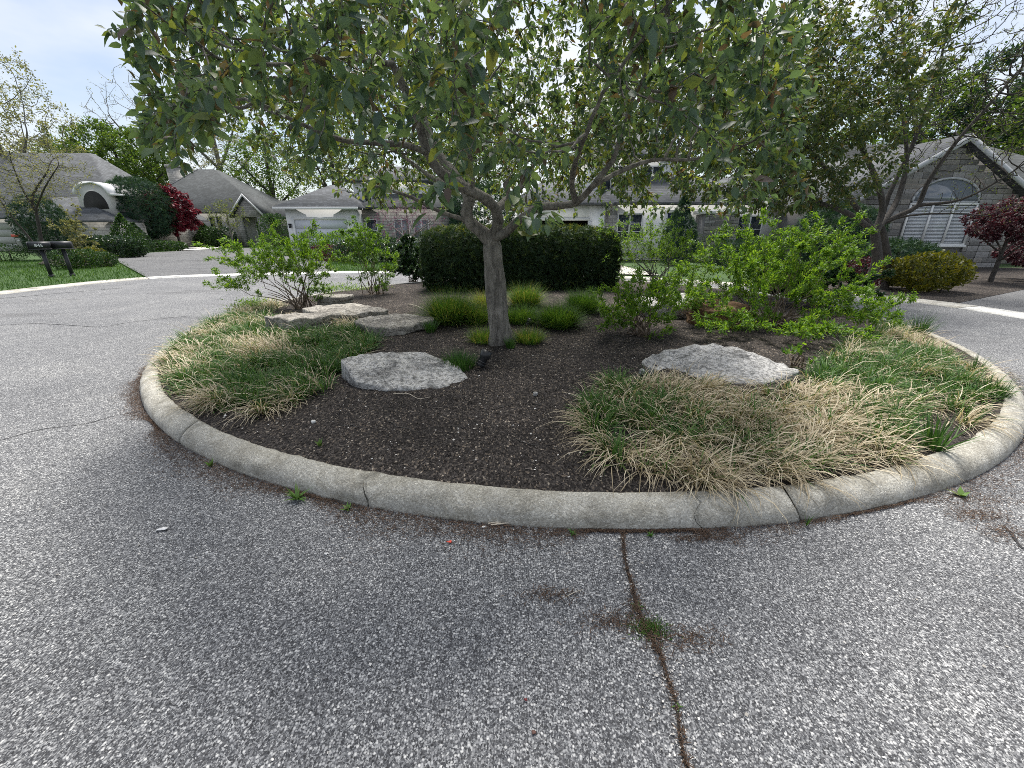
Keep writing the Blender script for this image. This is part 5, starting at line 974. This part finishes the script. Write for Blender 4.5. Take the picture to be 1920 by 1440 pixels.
# bare-limbed tree next to it
b = np.array([10.6, 11.9, 0.0])
tree('bare_tree', 'nearly bare tree with long fanning limbs in front of the stone house', 'tree',
     [([b, b + (-.1, 0, .7), at(1652, 420, 11.9)], .1, .085), ([at(1652, 420, 11.9), at(1690, 402, 11.8), at(1722, 385, 11.7), at(1738, 345, 11.7), at(1790, 270, 11.6), at(1860, 190, 11.5), at(1930, 110, 11.5)], .065, .02), ([at(1652, 420, 11.9), at(1665, 370, 12), at(1720, 250, 12.2), at(1760, 130, 12.3), at(1780, 20, 12.4)], .06, .02), ([at(1722, 385, 11.7), at(1800, 375, 11.3), at(1870, 340, 11), at(1930, 300, 10.8)], .04, .015), ([at(1652, 420, 11.9), at(1700, 405, 11.5), at(1780, 400, 11.2), at(1850, 405, 11)], .03, .01), ([at(1720, 250, 12.2), at(1700, 130, 12.6), at(1690, 30, 13)], .05, .02)],
     many(ell(at(1800, 130, 12), (2.6, 2.2, 2.2), 2600, .6), ell(at(1880, 250, 11.3), (1.8, 1.5, 1.3), 900, .6), ell(at(1850, 380, 11), (1.3, 1.2, .7), 90, .6), ell(at(1720, 60, 12.4), (1.6, 1.6, 1.5), 600, .6)), .17, 1.5, .19, 70, M['bark_dark'], M['spring_leaf'], 22, .006, .03, per=2, size=.05, thr=.009, tpl=LEAFN, g=.1, spread=.05, up=.12)
# left: multi-stem tree by the mailboxes
b = gt(85, 470, 22)
tree('small_tree', 'sparse multi-stemmed tree leaning over behind the mailboxes', 'tree',
     [([b, b + (-.1, 0, .6), at(68, 400, 22), at(60, 370, 22), at(90, 320, 22)], .1, .03), ([b, at(50, 440, 21.8), at(25, 410, 21.6), at(0, 375, 21.5)], .06, .025), ([at(66, 395, 22), at(40, 350, 22), at(20, 300, 22)], .05, .02), ([at(66, 395, 22), at(85, 350, 21.6), at(110, 310, 21.4)], .045, .02)],
     many(ell(at(60, 320, 22), (2.4, 2.0, 1.5), 1100, .55), ell(at(20, 360, 21.6), (1.5, 1.4, 1.1), 380, .55)), .2, 1.6, .24, 60, M['bark_dark'], M['pale_leaf'], 23, .006, .04, per=4, size=.085, thr=.014, g=.2, spread=.1, up=.05)
def bg(label, u, v, Y, hgt, rad, natt, leaf, per, size, seed, bark='bark_dark', name='tree', tr=.25, cz=.62, tip=.014, thr=.03, group='trees behind the houses', spread=.3, kill=.55, step=.4, power=.5, g=.2, up=.1, lean=0, zr=None, tpl=DIA):
    b = gt(u, v, Y); c = b + (lean, 0, hgt * cz); top = b + (lean, 0, hgt * .75); zr = zr or hgt * (1 - cz)
    per = int(per * 1.7); natt = int(natt * 1.25); l = [([b, b + (lean * .2, 0, hgt * .2), b + (lean * .6, 0, hgt * .45), top], tr, tr * .35)]; rg = np.random.default_rng(seed)
    for q in range(5): a = q * 1.26 + rg.random(); z0 = hgt * rg.uniform(.22, .45); p0 = b + (lean * z0 / hgt, 0, z0); l.append(([p0, p0 + (math.cos(a) * rad * .35, math.sin(a) * rad * .35, hgt * .12), p0 + (math.cos(a) * rad * .7, math.sin(a) * rad * .7, hgt * .25)], tr * .45, tr * .15))
    return tree(name, label, 'tree', l, ell(c, (rad, rad, zr), natt, power), step, step * 8, kill, 50, M[bark], M[leaf] if leaf else None, seed, tip, tr * .4, group, per, size, thr, tpl, None, g, spread, up)
bg('tall airy tree with pale new leaves behind the far left house', 60, 440, 44, 18, 6.4, 1000, 'pale_leaf', 5, .22, 31, 'grey_bark', tr=.45, spread=.35, kill=.7, step=.5, thr=.035, tip=.016)
bg('rounded green tree between the far left house and the hip-roofed house', 262, 440, 62, 15, 7.4, 1100, 'green_leaf', 13, .36, 32, tr=.4, cz=.58, spread=.5, kill=.8, step=.6, thr=.06, tip=.02)
bg('second green tree just behind the peak of the far left house', 165, 440, 66, 13, 5.5, 600, 'green_leaf', 14, .34, 33, tr=.35, cz=.58, spread=.5, kill=.8, step=.6, thr=.06, tip=.02)
bg('tall bare tree behind the stone chimney', 330, 440, 75, 25, 8.5, 800, 'pale_leaf', 1, .2, 34, 'grey_bark', tr=.5, kill=.85, step=.65, tip=.02, thr=.03)
bg('tall bare tree with yellowish twigs above the hip roof', 440, 440, 70, 24, 8.5, 1000, 'pale_leaf', 5, .25, 35, 'grey_bark', tr=.5, kill=.85, step=.65, tip=.02, thr=.03)
bg('dark leafy tree behind the link roof of the hip-roofed house', 525, 440, 60, 14, 5.5, 500, 'green_leaf', 6, .34, 36, tr=.4, kill=.8, step=.6, thr=.06, tip=.02, spread=.5)
bg('tall spring tree behind the white garage house', 640, 440, 50, 16, 6.5, 500, 'spring_leaf', 5, .3, 37, tr=.4, kill=.8, step=.6, thr=.06, tip=.02, spread=.5)
bg('tall green tree behind the gap between the white houses', 880, 440, 48, 15, 6.5, 550, 'green_leaf', 8, .34, 38, tr=.4, kill=.8, step=.6, thr=.06, tip=.02, spread=.5)
bg('tall spring tree behind the white two-storey house', 1120, 440, 46, 14.5, 6.5, 550, 'spring_leaf', 5, .3, 39, tr=.4, kill=.8, step=.6, thr=.06, tip=.02, spread=.5)
bg('green tree behind the right end of the white house', 1400, 440, 38, 14, 5.5, 550, 'green_leaf', 8, .32, 40, tr=.4, kill=.75, step=.55, thr=.06, tip=.02, spread=.5)
bg('broad green tree behind the left slope of the stone house', 1640, 440, 36, 13, 5.5, 600, 'green_leaf', 8, .3, 41, tr=.4, kill=.75, step=.55, thr=.06, tip=.02, spread=.5)
bg('tall dark green tree rising behind the stone gable', 1840, 440, 33, 14, 6, 700, 'ever_leaf', 12, .32, 42, tr=.4, kill=.75, step=.55, thr=.06, tip=.02, spread=.5)
bg('dense green tree at the right edge behind the stone house', 1960, 440, 28, 12, 5, 600, 'green_leaf', 10, .3, 43, tr=.35, kill=.75, step=.55, thr=.06, tip=.02, spread=.5)
# small ornamental trees
bg('dark red maple beside the rounded evergreen', 335, 447, 40, 5.6, 2.1, 320, 'red_leaf', 14, .24, 51, tr=.12, cz=.6, tip=.006, thr=.03, group=None, spread=.22, kill=.3, step=.24, name='maple_tree', g=.6)
bg('small pale-leaved tree before the porch of the hip-roofed house', 435, 447, 42, 4.6, 1.9, 260, 'spring_leaf', 3, .13, 52, 'grey_bark', tr=.09, cz=.66, tip=.006, thr=.014, group=None, spread=.12, kill=.28, step=.22, name='small_tree')
bg('small redbud with bare purple-pink twigs left of the hedge', 768, 470, 21, 3.2, 1.75, 420, 'bud_leaf', 3, .05, 53, 'grey_bark', tr=.09, cz=.64, tip=.005, thr=.01, group=None, spread=.06, kill=.2, step=.16, name='redbud_tree', up=.05, zr=1.1)
bg('dark plum-red Japanese maple with thin trunk by the stone house window', 1868, 500, 13.6, 2.9, 1.25, 420, 'plum_leaf', 9, .1, 54, tr=.07, cz=.68, tip=.004, thr=.012, group=None, spread=.1, kill=.17, step=.14, name='maple_tree', g=.6, zr=.75)
bg('low plum-red maple shrub at the right edge below the Japanese maple', 1935, 500, 14.2, 1.5, 1.1, 240, 'plum_leaf', 9, .1, 55, tr=.05, cz=.62, tip=.004, thr=.012, group=None, spread=.1, kill=.17, step=.14, name='maple_tree', g=.6, zr=.5)
# ------------------------------------------------------------------ clipped and rounded shrubs by the houses
def rb(label, u, v, Y, half, n, leaf, size, seed, shape=None, e=2.4, name='shrub', group=None, tpl=DIA, bump_=.06, z0=0):
    p = at(u, v, Y); return clipped(name, label, 'shrub', (p[0], Y, half[2] + z0 - .03), half, n, leaf, size, seed, e, tpl, group, shape, bump_)
p = gt(278, 447, 38); rt = clipped('evergreen_tree', 'dense rounded dark evergreen with a flat base on a short trunk', 'tree', (p[0], 38, 3.3), (2.35, 2.2, 2.35), 9000, 'ever_leaf', .34, 61, 2.3, SPRIG, None, None, .25)
MB().tube([(0, 0, -1.0), (0, 0, .8)], .2, 10).build('trunk', M['bark_dark'], rt)
rb('trimmed low hedge at the end of the left lawn', 212, 470, 27, (1.7, .9, .62), 6000, 'holly_leaf', .16, 62, None, 4, 'hedge')
rb('larger green cone-shaped shrub behind the trimmed low hedge', 243, 465, 29, (1.0, 1.0, 1.3), 3500, 'box_leaf', .14, 63, 'cone', 2.6)
rb('smaller green cone-shaped shrub right of the larger cone', 262, 462, 33, (.9, .9, 1.05), 2500, 'holly_leaf', .15, 64, 'cone', 2.6)
rb('low spreading shrub under the rounded evergreen', 300, 465, 36, (2.2, .8, .4), 2500, 'box_leaf', .16, 65)
for lab, u, Y, hf, sd, sh in [('dark cone shrub below the red maple', 332, 44, (.6, .6, 1.3), 66, 'cone'), ('first green cone shrub at the wall of the hip-roofed house', 361, 44, (1.0, 1.0, 1.05), 67, 'cone'), ('narrow dark cone shrub between two green cones', 376, 45, (.8, .8, 1.6), 68, 'cone'), ('second green cone shrub at the wall of the hip-roofed house', 389, 44, (.9, .9, 1.15), 69, 'cone'), ('left of two round shrubs before the hip-roofed house', 403, 44, (.95, .9, .95), 70, None), ('right of two round shrubs before the hip-roofed house', 424, 44, (1.0, .9, .95), 71, None), ('large round shrub beside the white garage house', 521, 40, (1.4, 1.2, 1.5), 72, None)]:
    rb(lab, u, 455, Y, hf, 2200, 'holly_leaf' if sd in (66, 68, 71) else 'box_leaf', .16, sd, sh, 2.5)
for lab, u, v, Y, hf, lf, sd in [('low golden-green shrub at the left edge of the lawn', 8, 474, 24, (1.1, .7, .45), 'box_leaf', 73), ('boxwood ball behind the mailbox posts', 120, 486, 19, (.55, .5, .4), 'box_leaf', 74), ('boxwood ball right of the mailboxes', 160, 490, 19.5, (.6, .5, .42), 'box_leaf', 75), ('yellowish boxwood behind the boxwood ball', 172, 480, 22, (.7, .5, .4), 'gold_leaf', 76), ('smallest boxwood at the corner of the driveway', 193, 488, 20.5, (.55, .45, .33), 'box_leaf', 77)]:
    rb(lab, u, v, Y, hf, 1800, lf, .08, sd)
rb('dark weeping evergreen behind the sparse left tree', 88, 440, 25.5, (1.3, 1.0, 1.7), 3500, 'ever_leaf', .26, 78, None, 2.2, tpl=SPRIG, bump_=.3)
b = gt(152, 470, 24); shrub('upright white-flowered shrub behind the mailboxes', b, [(b + (0, 0, 1.5), (.75, .6, 1.3), 300), (b + (.2, 0, .6), (.8, .6, .5), 120)], 10, 'pale_leaf', .12, 79, per=3, step=.2, infl=1.2, kill=.2, thr=.008, tip=.005, spread=.06, tpl=DIA)
rb('light green ball shrub left before the garage door', 591, 460, 26, (.75, .6, .8), 1800, 'bright_leaf', .12, 80); rb('light green ball shrub right before the garage door', 637, 460, 26, (.75, .6, .8), 1800, 'bright_leaf', .12, 81)
rb('low purple barberry bed before the white garage house', 622, 475, 24, (1.5, .6, .42), 2200, 'plum_leaf', .11, 82)
rb('tall dark evergreen screen seen through the fork of the trunk', 905, 440, 31, (2.2, 1.2, 2.3), 6000, 'ever_leaf', .3, 90, None, 3, 'hedge', tpl=SPRIG, bump_=.3)
rb('dark low hedge under the redbud', 735, 470, 23, (3.0, .5, .6), 5000, 'holly_leaf', .13, 83, None, 4, 'hedge')
rb('golden-green rounded shrub beside the road in front of the stone house', 1722, 545, 11.6, (.95, .75, .5), 5200, 'gold_leaf', .1, 84, e=2.0, bump_=.22, z0=.05)
rb('dark spreading juniper in front of the stone house', 1660, 495, 14.5, (1.5, 1.0, .62), 4500, 'ever_leaf', .2, 85, tpl=SPRIG, bump_=.2, z0=.05)
rb('rounded green false-cypress behind the crabapple trunk', 1572, 440, 16, (1.35, 1.1, 1.25), 5500, 'ever_leaf', .22, 86, tpl=SPRIG, bump_=.2)
rb('dark red barberry beside the golden-green shrub', 1622, 525, 12.6, (.6, .5, .42), 1800, 'plum_leaf', .07, 87, z0=.05)
rb('dark evergreen before the navy door of the white house', 1275, 440, 21.5, (.9, .8, 1.55), 3500, 'ever_leaf', .2, 88, 'cone', 2.6, tpl=SPRIG, bump_=.2)
rb('low evergreen beside the stone pier of the white house', 1400, 460, 19, (1.5, .8, .6), 3500, 'ever_leaf', .2, 89, tpl=SPRIG, bump_=.2)
# lawn blades near enough to show
rng = np.random.default_rng(9); Q = [(-14.3, 9), (-14.2, 11.1), (-13.95, 13.3), (-12.85, 15.05), (-16.7, 18.7), (-21, 23.2), (-29, 25), (-30, 20), (-22, 11)]; Q2 = [(-7.6, 17.9), (-5.0, 17.8), (-5.5, 23), (-10.6, 24.6)]
for lab, Qq, nn in [('short green lawn around the mailboxes', Q, 32000), ('short green lawn behind the left shrub', Q2, 7000)]:
    A_ = np.array(Qq); P = np.c_[rng.uniform(A_[:, 0].min(), A_[:, 0].max(), nn), rng.uniform(A_[:, 1].min(), A_[:, 1].max(), nn)]; P = P[inpoly(P, Qq)]; n = len(P)
    V, F, k = blades(np.c_[P, np.full(n, -.03)], rng.random(n) * 6.28, rng.uniform(0, .5, n), rng.uniform(.1, .9, n), rng.uniform(.07, .13, n), rng.uniform(.004, .008, n), 2, rng)
    o = link('lawn_grass', mesh('lawn_grass', V, F, M['lawn_blade'], False, np.repeat(np.clip(rng.normal(.45, .2, n) + (fbm(np.c_[P * .8, np.zeros(n)], 3) - .5), 0, 1), k))); tag(o, lab, 'grass', kind='stuff')
